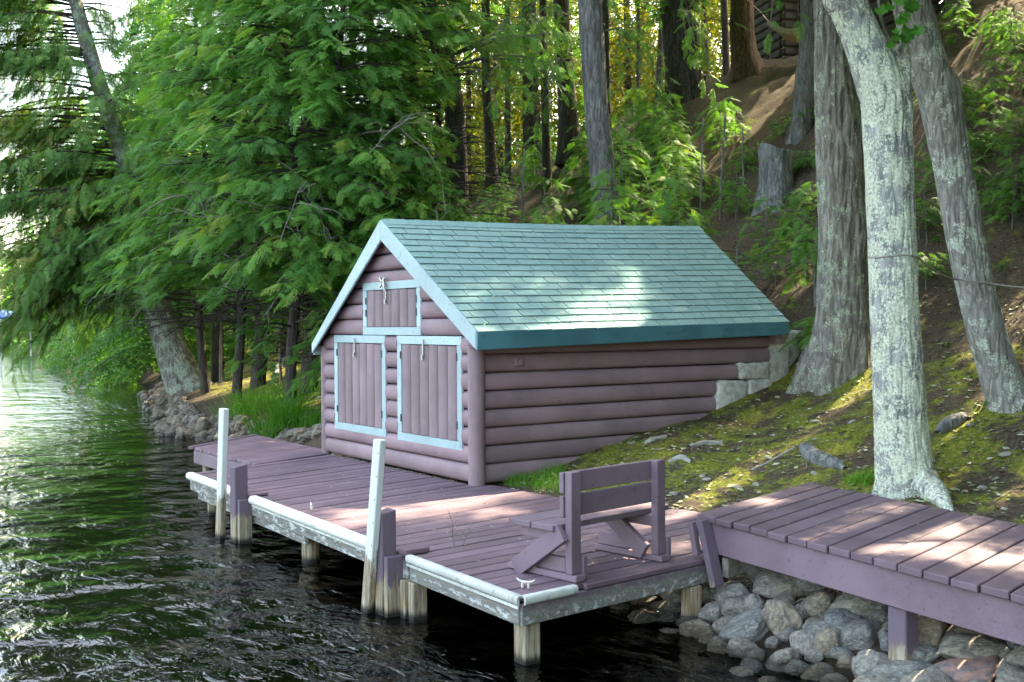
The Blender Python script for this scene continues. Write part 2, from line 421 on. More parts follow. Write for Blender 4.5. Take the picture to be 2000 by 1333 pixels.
def bark(name, dark, mid, lite, lichen=None, lich_lo=0.55, lich_hi=0.6, scale=1.0, zs=0.22):
    k = N(name); v = k.coord('Object', (scale, scale, scale * zs), False); w = k.coord('Object', (1, 1, 1), False)
    g = k.noise(v, 16, 7, 0.65, 0.6); f = k.vor(v, 15, 'DISTANCE_TO_EDGE'); n2 = k.noise(w, 5, 6, 0.72); sp = k.noise(w, 52, 5, 0.78)
    c = k.ramp(g, [(0.28, dark), (0.5, mid), (0.72, lite)])
    c = k.mix(k.math('MULTIPLY', k.step(f, 0.10, 0.01), 0.35), c, sc3(dark, 0.7))
    if lichen:
        ln = k.math('ADD', k.math('MULTIPLY', n2, 0.62), k.math('MULTIPLY', sp, 0.38))
        c = k.mix(k.math('MULTIPLY', k.step(ln, lich_lo, lich_hi), 0.92), c, k.mix(k.step(sp, 0.35, 0.65), sc3(lichen, 0.45), lichen))
    h = k.math('ADD', k.math('MULTIPLY', g, 0.8), k.math('ADD', k.math('MULTIPLY', k.math('MINIMUM', f, 0.25), 2.0), k.math('MULTIPLY', sp, 0.3)))
    return k.done(c, 0.92, k.bump(h, 0.9, 0.02), 0.15)
M['bark_lichen'] = bark('lichened_maple_bark', (0.10, 0.105, 0.10), (0.27, 0.27, 0.255), (0.46, 0.46, 0.43), (0.74, 0.77, 0.60), 0.466, 0.505)
M['bark_grey'] = bark('grey_maple_bark', (0.095, 0.088, 0.08), (0.26, 0.25, 0.225), (0.44, 0.43, 0.39), (0.60, 0.66, 0.54), 0.53, 0.56, 1.2)
M['bark_hem'] = bark('brown_hemlock_bark', (0.07, 0.06, 0.052), (0.195, 0.178, 0.152), (0.37, 0.345, 0.305), (0.42, 0.48, 0.34), 0.53, 0.58)
M['bark_dark'] = bark('dark_conifer_bark', (0.02, 0.017, 0.015), (0.06, 0.05, 0.044), (0.12, 0.105, 0.09))
M['bark_red'] = bark('red_brown_bark', (0.03, 0.02, 0.014), (0.10, 0.062, 0.038), (0.17, 0.11, 0.07))
M['bark_mid'] = bark('grey_hemlock_bark', (0.055, 0.05, 0.048), (0.165, 0.155, 0.148), (0.32, 0.305, 0.295))
M['bark_lean'] = bark('leaning_cedar_bark', (0.06, 0.055, 0.05), (0.17, 0.16, 0.145), (0.28, 0.27, 0.25), (0.40, 0.48, 0.39), 0.50, 0.54)
M['bark_stump'] = bark('grey_stump_wood', (0.05, 0.05, 0.05), (0.17, 0.17, 0.165), (0.29, 0.29, 0.28), (0.36, 0.43, 0.33), 0.56, 0.62)

def leaf_mat(name, a, b, c3=None, trans=0.35, tcol=None, rough=0.5, attr=True):
    k = N(name)
    if attr:
        at = k.n('ShaderNodeAttribute', attribute_type='INSTANCER', attribute_name='tint'); f = at.outputs['Fac']
    else: f = k.rand()
    w = k.n('ShaderNodeNewGeometry'); nz = k.noise(w.outputs['Position'], 2.3, 2, 0.5)
    fv = k.math('ADD', k.math('MULTIPLY', f, 0.75), k.math('MULTIPLY', nz, 0.25))
    stops = [(0.15, a), (0.75, b)] + ([(0.95, c3)] if c3 else [])
    col = k.ramp(fv, stops)
    k.done(col, rough, None, 0.25)
    tr = k.n('ShaderNodeBsdfTranslucent'); mx = k.n('ShaderNodeMixShader'); mx.inputs[0].default_value = trans
    tc = k.mix(1.0, col, tcol or (1.3, 1.35, 0.6), 'MULTIPLY'); k.set(tr.inputs['Color'], tc)
    k.t.links.new(k.b.outputs[0], mx.inputs[1]); k.t.links.new(tr.outputs[0], mx.inputs[2]); k.t.links.new(mx.outputs[0], k.out.inputs['Surface'])
    return k.m
M['hemlock'] = leaf_mat('hemlock_needles', (0.066, 0.185, 0.042), (0.155, 0.350, 0.070), (0.30, 0.34, 0.07), 0.42)
M['hemlock_l'] = leaf_mat('lakeside_hemlock_needles', (0.080, 0.190, 0.055), (0.18, 0.340, 0.095), (0.34, 0.25, 0.09), 0.42)
M['broad'] = leaf_mat('sunlit_broad_leaves', (0.05, 0.09, 0.014), (0.12, 0.15, 0.02), (0.25, 0.21, 0.028), 0.5, (1.4, 1.2, 0.4))
M['maple'] = leaf_mat('maple_leaf', (0.055, 0.20, 0.030), (0.085, 0.27, 0.045), None, 0.4, (1.2, 1.3, 0.5), 0.45, False)
M['seedling'] = leaf_mat('seedling_leaf', (0.06, 0.19, 0.04), (0.12, 0.27, 0.06), None, 0.35, None, 0.5, False)
M['grass'] = leaf_mat('shore_grass', (0.06, 0.20, 0.02), (0.12, 0.29, 0.035), None, 0.35, None, 0.5, False)
def litter_mat():
    k = N('fallen_leaves'); g = k.n('ShaderNodeNewGeometry'); w = k.coord('Object', rand=False)
    c = k.ramp(g.outputs['Random Per Island'], [(0, (0.22, 0.17, 0.10)), (0.25, (0.42, 0.36, 0.20)), (0.5, (0.34, 0.42, 0.20)), (0.75, (0.52, 0.50, 0.40)), (1, (0.14, 0.10, 0.06))])
    return k.done(c, 0.75)
M['litter'] = litter_mat()
def needle_mat():
    k = N('dead_twigs_and_needles'); g = k.n('ShaderNodeNewGeometry')
    c = k.ramp(g.outputs['Random Per Island'], [(0, (0.10, 0.07, 0.045)), (0.5, (0.20, 0.16, 0.11)), (1, (0.32, 0.28, 0.22))]); return k.done(c, 0.85)
M['needles'] = needle_mat()

def ground_mat():
    k = N('forest_floor'); w = k.coord('Object', rand=False)
    n1 = k.noise(w, 0.8, 6, 0.65); n2 = k.noise(w, 5, 6, 0.7); n3 = k.noise(w, 28, 5, 0.75); n4 = k.noise(w, 90, 3, 0.8); n5 = k.noise(w, 1.9, 5, 0.7)
    soil = k.ramp(n3, [(0.3, (0.035, 0.026, 0.019)), (0.5, (0.085, 0.063, 0.044)), (0.72, (0.17, 0.125, 0.085))])
    soil = k.mix(k.math('MULTIPLY', k.step(n4, 0.58, 0.72), 0.6), soil, (0.27, 0.21, 0.15))
    moss = k.ramp(n3, [(0.30, (0.040, 0.055, 0.012)), (0.45, (0.13, 0.15, 0.025)), (0.58, (0.25, 0.24, 0.042)), (0.72, (0.40, 0.34, 0.08))])
    sx = k.n('ShaderNodeSeparateXYZ'); g = k.n('ShaderNodeNewGeometry'); k.t.links.new(g.outputs['Position'], sx.inputs[0])
    low = k.step(sx.outputs[2], 2.2, 0.5)
    mm = k.math('ADD', k.math('MULTIPLY', n5, 0.6), k.math('ADD', k.math('MULTIPLY', n2, 0.4), k.math('MULTIPLY', low, 0.10)))
    dry = k.step(sx.outputs[2], -0.04, 0.10)
    c = k.mix(k.math('MULTIPLY', dry, k.step(mm, 0.555, 0.635)), soil, moss)
    wetz = k.step(sx.outputs[2], -0.2, -0.4)
    c = k.mix(wetz, c, (0.022, 0.017, 0.011))
    h = k.math('ADD', k.math('MULTIPLY', n2, 0.5), k.math('ADD', k.math('MULTIPLY', n3, 0.35), k.math('MULTIPLY', n4, 0.15)))
    return k.done(c, 0.95, k.bump(h, 1.0, 0.05), 0.1)
M['ground'] = ground_mat()
def water_mat():
    k = N('lake_water'); g = k.n('ShaderNodeNewGeometry')
    def mp(s, rot): 
        q = k.n('ShaderNodeMapping'); k.t.links.new(g.outputs['Position'], q.inputs['Vector']); q.inputs['Scale'].default_value = s; q.inputs['Rotation'].default_value = (0, 0, rot); return q.outputs[0]
    a = k.noise(mp((1.0, 0.45, 1), 0.75), 7.5, 3, 0.5, 0.8); b = k.noise(mp((1.0, 0.5, 1), 0.4), 22.0, 2, 0.5, 0.5); c = k.noise(mp((1, 1, 1), 0), 1.1, 2, 0.5)
    calm = k.math('MULTIPLY_ADD', k.step(c, 0.35, 0.65), 0.6); k.t.nodes[-1].inputs[2].default_value = 0.4
    # sheltered water beside the riprap is calmer than the open lake
    sx = k.n('ShaderNodeSeparateXYZ'); k.t.links.new(g.outputs['Position'], sx.inputs[0])
    h = k.math('ADD', k.math('MULTIPLY', a, 0.037), k.math('ADD', k.math('MULTIPLY', b, 0.0065), k.math('MULTIPLY', c, 0.05)))
    h = k.math('MULTIPLY', h, calm)
    nrm = k.bump(h, 1.0, 1.0)
    gl = k.n('ShaderNodeBsdfGlossy'); gl.inputs['Roughness'].default_value = 0.02; gl.inputs['Color'].default_value = (1, 1, 1, 1); k.set(gl.inputs['Normal'], nrm)
    df = k.n('ShaderNodeBsdfTransparent'); df.inputs['Color'].default_value = (0.13, 0.17, 0.165, 1)
    fr = k.n('ShaderNodeFresnel'); fr.inputs['IOR'].default_value = 1.333; k.set(fr.inputs['Normal'], nrm)
    mx = k.n('ShaderNodeMixShader'); k.t.links.new(fr.outputs[0], mx.inputs[0]); k.t.links.new(df.outputs[0], mx.inputs[1]); k.t.links.new(gl.outputs[0], mx.inputs[2])
    k.t.links.new(mx.outputs[0], k.out.inputs['Surface'])
    k.t.nodes.remove(k.b)
    return k.m
M['water'] = water_mat()

# ================================================================== SETTING
def graded(*segs):
    out = []
    for a, b, st in segs: out.append(np.arange(a, b, st))
    return np.unique(np.round(np.concatenate(out), 4))
gx = graded((-500, -60, 40), (-60, -12, 4), (-12, -3, .5), (-3, 6, .075), (6, 20, .25), (20, 60, 1.5), (60, 420, 24))
gy = graded((-240, -40, 20), (-40, -10, 1.2), (-10, 10, .085), (10, 36, .25), (36, 110, 1.6), (110, 420, 20))
GX, GY = np.meshgrid(gx, gy, indexing='ij')
GZ = terrain(GX.ravel(), GY.ravel())
# the boathouse stands in a cut in the bank
inside = (GX.ravel() > 0.12) & (GX.ravel() < 4.15) & (GY.ravel() > 0.12) & (GY.ravel() < 3.3)
GZ = np.where(inside, np.minimum(GZ, -0.05), GZ)
V = np.stack([GX.ravel(), GY.ravel(), GZ], 1)
ii = np.arange(len(gx) - 1)[:, None] * len(gy); jj = np.arange(len(gy) - 1)[None]
F = np.stack([ii + jj, ii + len(gy) + jj, ii + len(gy) + jj + 1, ii + jj + 1], -1).reshape(-1, 4)
ground = put('ground', make_mesh('ground', V, F, M['ground'], True))
tag(ground, 'mossy brown forest floor rising from the shore to a wooded crest', 'ground', kind='structure')
water = put('lake_water', make_mesh('lake_water', [(-3000, -3000, WATER), (300, -3000, WATER), (300, 3000, WATER), (-3000, 3000, WATER)], [(0, 1, 2, 3)], M['water']))
tag(water, 'dark rippled lake water reflecting sky and trees', 'water', kind='structure')

# ================================================================== BOATHOUSE
house = empty('boathouse', (1.8, 1.7, 0), 'small purple log boathouse with green shingled roof and teal trim', 'boathouse')
ROWS = [0.0, 0.19] + [0.19 + 0.18 * k for k in range(1, 15)]
def log_profile(n=9, bulge=0.052):
    a = np.linspace(-math.pi / 2, math.pi / 2, n)
    return [(0.5 + 0.5 * math.sin(q), bulge * (math.cos(q) ** 0.75)) for q in a]
LP = log_profile()
def wall_log(axis, base, sign, z0, z1, lo, hi):
    """half-round log; axis 'y' runs along y on plane x=base (outward sign), lo/hi functions of z"""
    pa, pb = [], []
    g = random.uniform(.002, .0065); bk = random.uniform(.88, 1.1); z0 += random.uniform(-.003, .003); z1 += random.uniform(-.003, .003)
    for t, b in [(0, -0.05)] + [(q, w * bk) for q, w in LP] + [(1, -0.05)]:
        z = z0 + g + (z1 - z0 - 2 * g) * t; o = base + sign * b
        a_, b_ = lo(z), hi(z)
        if b_ < a_: a_ = b_ = 0.5 * (a_ + b_)
        if axis == 'y': pa.append((o, a_, z)); pb.append((o, b_, z))
        else: pa.append((a_, o, z)); pb.append((b_, o, z))
    if (axis == 'y') == (sign < 0): pa, pb = pb, pa
    return sweep('log', pa, pb, M['wall'], house)
zr = lambda y: 1.497 + (y + .24) * .633 - 0.05
y_right = lambda z: max(0.0, (z - 1.497 + 0.06) / .633 - .24)
y_left = lambda z: min(3.41, 3.5 - (z - 1.34 + 0.06) / .754)
WIN = [(1.80, 3.11, .315, 1.447), (0.205, 1.53, .31, 1.447), (1.01, 2.34, 1.453, 2.047)]
for z0, z1 in zip(ROWS[:-1], ROWS[1:]):
    if y_left(z1) - y_right(z1) < 0.02 and y_left(z0) - y_right(z0) < 0.1: break
    cuts = sorted([(a + .004, b - .004) for a, b, c, d in WIN if min(z1, d) - max(z0, c) > 0.09])
    edges = [lambda z: y_right(z)] + [q for a, b in cuts for q in ((lambda z, a=a: a), (lambda z, b=b: b))] + [lambda z: y_left(z)]
    for k in range(0, len(edges), 2):
        lo, hi = edges[k], edges[k + 1]
        if hi(z0) - lo(z0) > 0.04: wall_log('y', 0.0, -1, z0, z1, lo, hi)
ends = {0: 3.3, 1: 3.3, 2: 3.3, 3: 3.22, 4: 3.22, 5: 3.58, 6: 4.12, 7: 4.12}
for k in range(8):
    e = ends[k]
    wall_log('x', 0.0, -1, ROWS[k], min(ROWS[k + 1], 1.43), lambda z: 0.02, lambda z, e=e: e)
    wall_log('x', 3.41, 1, ROWS[k], min(ROWS[k + 1], 1.40), lambda z: 0.02, lambda z: 4.12)
put('back_wall', make_mesh('back_wall', [(4.12, 0, -.2), (4.12, 3.4, -.2), (4.12, 3.4, 1.45), (4.12, 1.68, 2.72), (4.12, 0, 1.5)], [(0, 1, 2, 3, 4)], M['wall']), house)
# sheathing behind the logs
put('wall_sheathing', make_mesh('wall_sheathing', [(0.03, .03, 0), (0.03, 3.38, 0), (0.03, 3.38, 1.36), (0.03, 1.68, 2.62), (0.03, .03, 1.52)], [(0, 1, 2, 3, 4)], M['dark']), house)
def post_round(name, cx, cyy, z0, z1, r, mat, parent, n=14, wob=0.0):
    a = np.linspace(0, 2 * math.pi, n, endpoint=False)
    q = [(cx + r * math.cos(t) * (1 + wob * math.sin(3 * t + cx * 9)), cyy + r * math.sin(t) * (1 + wob * math.cos(2 * t))) for t in a]
    return sweep(name, [(x, y, z0) for x, y in q], [(x, y, z1) for x, y in q], mat, parent)
post_round('corner_post', -0.012, -0.012, -0.04, 1.42, 0.085, M['wall_v'], house)
post_round('corner_post', -0.012, 3.43, -0.04, 1.30, 0.055, M['wall_v'], house)
# shutters: part > sub-parts
def shutter(y0, y1, z0, z1, label, handle=False):
    fw = 0.088
    back = hexa('shutter', box_c(-.028, 0.01, y0 + .03, y1 - .03, z0 + .03, z1 - .03), M['dark'], house, 0)
    back['label'] = label
    xf0, xf1 = -.048, -.018
    g = .0015
    hexa('frame_board', box_c(xf0, xf1, y0, y1, z1 - fw, z1), M['teal'], back, .003)
    hexa('frame_board', box_c(xf0, xf1, y0, y1, z0, z0 + fw), M['teal'], back, .003)
    hexa('frame_board', box_c(xf0 + .002, xf1, y0, y0 + fw, z0 + fw + g, z1 - fw - g), M['teal'], back, .003)
    hexa('frame_board', box_c(xf0 + .002, xf1, y1 - fw, y1, z0 + fw + g, z1 - fw - g), M['teal'], back, .003)
    a, b = y0 + fw + .008, y1 - fw - .008; w = (b - a) / 6
    for k in range(6):
        pa, pb = [], []
        for t, bu in [(0, -.02)] + log_profile(7, .030) + [(1, -.02)]:
            y = a + w * k + .004 + (w - .008) * t; x = -.024 - bu
            jit = .004 * ((k * 7) % 3 - 1)
            pa.append((x, y, z0 + fw + .006)); pb.append((x, y, z1 - fw - .01 + jit))
        sweep('plank', pb, pa, M['wall_v'], back)
    ym = (y0 + y1) / 2 + .06
    hexa('latch', box_c(-.075, -.060, ym - .009, ym + .009, z1 - fw - .13, z1 - .035), M['metal'], back, .003)
    post_round('latch_bolt', -.078, ym, z1 - fw - .16, z1 - fw - .115, .016, M['metal'], back, 8)
    for yy in (y0 + fw - .003, y1 - fw + .003):
        for zz in (z0 + fw + .12, z1 - fw - .16):
            hexa('hinge', box_c(-.056, -.046, yy - .007, yy + .007, zz, zz + .08), M['blackmetal'], back, 0)
    if handle:
        c = np.array((-.085, ym + .05, z1 - .01))
        for s in (-1, 1):
            d = unit((0, .75 * s, .66)); hexa('latch_arm', bar_c(c - d * .075, c + d * .085, (0, -d[2], d[1]), (1, 0, 0), .03, .02), M['metal'], back, .004)
        hexa('latch_arm', bar_c(c + (0, -.03, 0.03), c + (0, -.055, -.10), (0, 1, 0), (1, 0, 0), .02, .018), M['metal'], back, .003)
shutter(*WIN[0], 'vertical plank shutter beside the far corner post')
shutter(*WIN[1], 'vertical plank shutter beside the near corner post')
shutter(*WIN[2], 'small gable shutter with a cross-shaped latch', True)
# roof
FE, BE = np.array((-.13, -.24, 1.497)), np.array((4.20, -.24, 1.58))
FR_, BR_ = np.array((-.13, 1.68, 2.713)), np.array((4.63, 1.68, 2.853))
LE, LB = np.array((-.13, 3.50, 1.34)), np.array((4.3, 3.58, 1.43))
def roof_pt(s, t):          # s along the eave, t up the slope
    p = (FE * (1 - s) + BE * s) * (1 - t) + (FR_ * (1 - s) + BR_ * s) * t
    p = p.copy(); p[2] -= 0.022 * math.sin(math.pi * s) * t
    return p
NRM = unit(np.cross(BE - FE, FR_ - FE))
sag = np.array((0, 0, -.022))
rm = (FR_ + BR_) / 2 + sag
dn = np.array((0, 0, -.03))
V = [FE + dn, BE + dn, BR_ + dn, rm + dn, FR_ + dn, LE + dn, LB + dn]
roof = put('roof', make_mesh('roof', V, [(0, 1, 2, 3, 4), (4, 3, 2, 6, 5)], M['dark']), house)
NROW = 17; T0 = -0.012
tabs = [0.065]
ncol = 15
random.seed(5)
for r in range(NROW):
    t0 = T0 + r / NROW * 0.985; t1 = t0 + 1.35 / NROW; te = t0 + 1.0 / NROW
    if t1 > 1.0: t1 = 1.0
    off = (0.5 if r % 2 else 0.0) + 0.12 * (r % 3)
    s = [0.0] + [q for q in ((k + off) / ncol for k in range(ncol + 1)) if 0.012 < q < 0.988] + [1.0]
    for a, b in zip(s[:-1], s[1:]):
        g = 0.0014
        a2, b2 = a + (g if a > 0 else -.004), b - (g if b < 1 else -.004)
        j = random.uniform(-.0012, .0012); lift = 0.018 + random.uniform(-.002, .003)
        p = [roof_pt(a2, t0 + j), roof_pt(b2, t0 + j), roof_pt(b2, t1), roof_pt(a2, t1)]
        top = [p[0] + NRM * lift, p[1] + NRM * lift, p[2] + NRM * .003, p[3] + NRM * .003]
        bot = [p[0] + NRM * (lift - .012), p[1] + NRM * (lift - .012), p[2] - NRM * .004, p[3] - NRM * .004]
        hexa('shingle', bot + top, M['shingle'], roof, 0)
# ridge caps folded over the ridge
sl = unit(LE - FR_); sr = unit(FE - FR_)
for k in range(22):
    a, b = k / 22 - .002, (k + 1.25) / 22
    b = min(b, 1.003)
    def rp(s): return FR_ * (1 - s) + BR_ * s + np.array((0, 0, -.022 * math.sin(math.pi * min(max(s, 0), 1)) + .012))
    A, B = rp(a) + (0, 0, .004), rp(b) + (0, 0, .010)
    w = .125
    V = [A + sr * w, A, A + sl * w, B + sr * w, B, B + sl * w]
    V += [q - np.array((0, 0, .008)) for q in V]
    put('ridge_cap', make_mesh('ridge_cap', V, [(0, 3, 4, 1), (1, 4, 5, 2), (6, 7, 10, 9), (7, 8, 11, 10), (0, 1, 7, 6), (1, 2, 8, 7), (3, 9, 10, 4), (4, 10, 11, 5), (0, 6, 9, 3), (2, 5, 11, 8)], M['shingle']), roof)
# the far slope turns away from the view: its shingles are joined
sp_ = Soup()
for r in range(16):
    t0, t1 = r / 16, (r + 1.2) / 16
    q = [LE * (1 - t0) + FR_ * t0, LB * (1 - t0) + BR_ * t0, LB * (1 - min(t1, 1)) + BR_ * min(t1, 1), LE * (1 - min(t1, 1)) + FR_ * min(t1, 1)]
    n = unit(np.cross(q[3] - q[0], q[1] - q[0]))
    sp_.add([q[0] + n * .014, q[1] + n * .014, q[2] + n * .003, q[3] + n * .003], [(0, 3, 2, 1)])
o = put('far_slope_shingles', sp_.mesh('far_slope_shingles', M['shingle']), roof); o['kind'] = 'stuff'
# barge boards and fascias
def barge(a, b, endz):
    d = unit(b - a); up = unit(np.cross(d, (1, 0, 0))); up = up if up[2] > 0 else -up
    w = .185; x0, x1 = -.165, -.135
    lo_a = a - (0, 0, w / max(.3, abs(up[2]))); lo_b = b - (0, 0, endz)
    c = []
    for x in (x0, x1):
        c.append([(x, lo_a[1], lo_a[2]), (x, lo_b[1], lo_b[2]), (x, b[1], b[2] + .004), (x, a[1], a[2] + .004)])
    f, k = c
    if b[1] < a[1]: return [f[1], k[1], k[0], f[0], f[2], k[2], k[3], f[3]]
    return [f[0], k[0], k[1], f[1], f[3], k[3], k[2], f[2]]
hexa('barge_board', barge(FR_ - (0, .0008, 0), FE, .175), M['teal'], roof, .008)
hexa('barge_board', barge(FR_ + (0, .0008, 0), LE, .12), M['teal'], roof, .008)
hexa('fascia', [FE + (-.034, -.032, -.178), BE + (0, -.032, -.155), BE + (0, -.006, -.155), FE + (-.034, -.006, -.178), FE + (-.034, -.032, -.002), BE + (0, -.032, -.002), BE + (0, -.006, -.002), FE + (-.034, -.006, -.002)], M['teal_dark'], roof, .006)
hexa('fascia', [LE + (0, .006, -.14), LB + (0, .006, -.14), LB + (0, .03, -.14), LE + (0, .03, -.14), LE + (0, .006, -.004), LB + (0, .006, -.004), LB + (0, .03, -.004), LE + (0, .03, -.004)], M['teal'], roof, .004)
hexa('soffit', [FE + (0, 0, -.16), BE + (0, 0, -.15), BE + (0, .26, -.135), FE + (0, .26, -.14), FE + (0, 0, -.15), BE + (0, 0, -.14), BE + (0, .26, -.125), FE + (0, .26, -.13)], M['wall'], roof, 0)
# outlet box on the side wall
eb = on_plane(1014, 708, 1, -0.06)
ob = hexa('outlet_box', box_c(eb[0] - .05, eb[0] + .05, -.072, -.03, eb[2] - .04, eb[2] + .04), M['wall'], house, .008)
a = np.linspace(0, 2 * math.pi, 14, endpoint=False)
sweep('outlet_cover', [(eb[0] + .026 * math.cos(t), -.070, eb[2] + .026 * math.sin(t)) for t in a], [(eb[0] + .026 * math.cos(t), -.082, eb[2] + .026 * math.sin(t)) for t in a], M['wall'], ob)
# stepped concrete foundation blocks
def rough_block(name, x0, x1, y0, y1, z0, z1, mat, parent, seed, amp=.012):
    n = 9
    g = np.linspace(0, 1, n); V = []; F = []
    for ax in range(3):
        for sd in (0, 1):
            b0 = len(V)
            for i in g:
                for j in g:
                    p = [0, 0, 0]; p[ax] = sd; p[(ax + 1) % 3] = i; p[(ax + 2) % 3] = j; V.append(p)
            for i in range(n - 1):
                for j in range(n - 1):
                    q = (b0 + i * n + j, b0 + (i + 1) * n + j, b0 + (i + 1) * n + j + 1, b0 + i * n + j + 1)
                    F.append(q if sd else q[::-1])
    V = np.array(V, float)
    d = V - .5; e = np.sort(np.abs(d), axis=1)[:, 1]; k = 1 - 0.10 * np.clip((e - .38) / .12, 0, 1) ** 2
    V = .5 + d * k[:, None]
    V = np.array((x0, y0, z0)) + V * np.array((x1 - x0, y1 - y0, z1 - z0))
    V += amp * np.stack([fbm(V * 9 + seed * 3.1 + 11 * q, 3, seed + q) for q in range(3)], 1)
    return put(name, make_mesh(name, V, np.array(F), mat, False), parent)
rough_block('concrete_block', 3.235, 3.74, -.075, .17, .40, .90, M['concrete'], house, 1)
rough_block('concrete_block', 3.60, 4.12, -.065, .17, .908, 1.10, M['concrete'], house, 2)
rough_block('concrete_block', 3.755, 4.16, -.07, .17, .45, .90, M['concrete'], house, 5)
rough_block('concrete_block', 4.13, 4.52, -.02, .20, .80, 1.30, M['concrete'], house, 3)
rough_block('concrete_block', 4.50, 4.95, .05, .40, .95, 1.47, M['concrete'], house, 4)

# ================================================================== DOCK
dock = empty('dock', (-1.0, -0.6, 0), 'purple plank dock on pilings along the front of the boathouse', 'dock')
xf = lambda y: -2.2 + .028 * (y + 3.88)
def back_x(y):
    return float(np.interp(y, [-3.9, -3.42, -3.4, -2.15, -1.97, -1.2, -.45, -.1, .0, 3.6], [-.5, -.5, .95, .92, .67, .16, .11, .11, -.075, -.075]))
NB = 42; YA, YB = -3.84, 2.5
def yb_of(y):
    ang = R(4 + 14 * (y - YA) / (YB - YA)); q = y
    for _ in range(12): q = y + (back_x(q) - xf(y)) * math.tan(ang)
    return back_x(q), q
random.seed(9)
for k in range(NB):
    y0, y1 = YA + (YB - YA) * k / NB + .008, YA + (YB - YA) * (k + 1) / NB - .008
    (bx0, by0), (bx1, by1) = yb_of(y0), yb_of(y1)
    e = random.uniform(-.006, .004); z = random.uniform(-.003, .0015)
    a0, a1 = (xf(y0) + e, y0), (xf(y1) + e, y1)
    hexa('deck_board', [(*a0, -.038), (bx0, by0, -.038), (bx1, by1, -.038), (*a1, -.038), (*a0, z), (bx0, by0, z), (bx1, by1, z), (*a1, z)], M['deck'], dock, .004)
# second section, set back from the lake
NB2 = 14
for k in range(NB2):
    t0, t1 = (k / NB2), ((k + 1) / NB2)
    f0, f1 = 2.84 + 2.10 * t0 + .004, 2.84 + 2.10 * t1 - .004
    b0, b1 = 3.28 + 2.68 * t0 + .004, 3.28 + 2.68 * t1 - .004
    bb = lambda q: -.075 if q < 3.52 else .09
    e = random.uniform(-.006, .004); z = random.uniform(-.004, -.001)
    A = [(-1.16 + e, f0), (bb(b1), b0), (bb(b1), b1), (-1.16 + e, f1)]
    hexa('deck_board', [(*q, -.04) for q in A] + [(*q, z) for q in A], M['deck'], dock, .004)
hexa('edge_board', bar_c((-1.19, 5.0, -.012), (.10, 6.02, -.012), unit((-1.02, 1.29, 0)), (0, 0, 1), .08, .036), M['deck'], dock, .004)
hexa('skirt_board', box_c(-1.175, -1.135, 2.86, 4.93, -.20, -.044), M['bench'], dock, .004)
hexa('skirt_board', bar_c((-1.13, 4.96, -.12), (.05, 5.90, -.12), unit((-.94, 1.18, 0)), (0, 0, 1), .035, .15), M['bench'], dock, .004)
# rim joists
def rim(y0, y1, z0, z1, dx, mat='rim'):
    hexa('rim_joist', [(xf(y0) + dx, y0, z0), (xf(y0) + dx + .04, y0, z0), (xf(y1) + dx + .04, y1, z0), (xf(y1) + dx, y1, z0), (xf(y0) + dx, y0, z1), (xf(y0) + dx + .04, y0, z1), (xf(y1) + dx + .04, y1, z1), (xf(y1) + dx, y1, z1)], M[mat], dock, .004)
rim(-3.86, -2.52, -.165, -.042, -.012); rim(-2.50, .60, -.165, -.042, -.012); rim(.84, 2.46, -.165, -.042, -.012)
rim(-.62, .60, -.245, -.168, .018); rim(.84, 2.28, -.245, -.168, .018)
rim_r = lambda x: -3.885 + (x + 2.2) * .09
hexa('rim_joist', [(-2.20, rim_r(-2.20), -.165), (-.56, rim_r(-.56), -.165), (-.56, rim_r(-.56) + .04, -.165), (-2.20, rim_r(-2.2) + .04, -.165), (-2.20, rim_r(-2.20), -.042), (-.56, rim_r(-.56), -.042), (-.56, rim_r(-.56) + .04, -.042), (-2.20, rim_r(-2.2) + .04, -.042)], M['rim'], dock, .004)
hexa('edge_board', [(-1.70, rim_r(-1.70) - .004, -.036), (-.50, rim_r(-.5) - .004, -.036), (-.5, rim_r(-.5) + .03, -.036), (-1.70, rim_r(-1.7) + .03, -.036), (-1.70, rim_r(-1.70) - .004, -.004), (-.50, rim_r(-.5) - .004, -.004), (-.5, rim_r(-.5) + .03, -.004), (-1.70, rim_r(-1.7) + .03, -.004)], M['deck'], dock, .004)
hexa('rim_joist', bar_c((-2.0, 2.50, -.10), (-.2, 3.12, -.10), unit((-.62, 1.8, 0)), (0, 0, 1), .04, .12), M['rim'], dock, .004)
for yy in (-3.2, -1.4, .4, 2.0):
    hexa('floor_joist', box_c(-2.0, -.02 if yy > -.3 else .5, yy, yy + .05, -.17, -.042), M['greywood'], dock, 0)
# white bumpers, D-shaped
def bumper(a, b, out, h0, h1, depth, mat):
    out = unit(out); n = 9; pa, pb = [], []
    prof = [(0, h0)] + [(depth * math.cos(t) ** .7 if math.cos(t) > 0 else 0, (h0 + h1) / 2 + (h1 - h0) / 2 * math.sin(t)) for t in np.linspace(-1.5, 1.5, n)] + [(-.03, h1), (-.03, h1 - .012), (0, h1 - .012)]
    for d, z in prof:
        pa.append(np.array((a[0], a[1], 0)) + out * d + (0, 0, z)); pb.append(np.array((b[0], b[1], 0)) + out * d + (0, 0, z))
    if np.cross(out, np.array((b[0] - a[0], b[1] - a[1], 0)))[2] > 0: pa, pb = pb, pa
    o = sweep('bumper', pa, pb, M[mat], dock); return o
bx = lambda y: xf(y) - .014
bumper((bx(.53), .53), (bx(-2.05), -2.05), (-1, .028, 0), -.058, .018, .042, 'white')
bumper((bx(2.46), 2.46), (bx(1.04), 1.04), (-1, .028, 0), -.058, .018, .042, 'white')
bumper((bx(-2.50), -2.50), (bx(-3.875), -3.875), (-1, .028, 0), -.046, .007, .017, 'white_worn')
bumper((-2.19, rim_r(-2.19) - .002), (-1.78, rim_r(-1.78) - .002), (.09, -1, 0), -.046, .007, .017, 'white_worn')
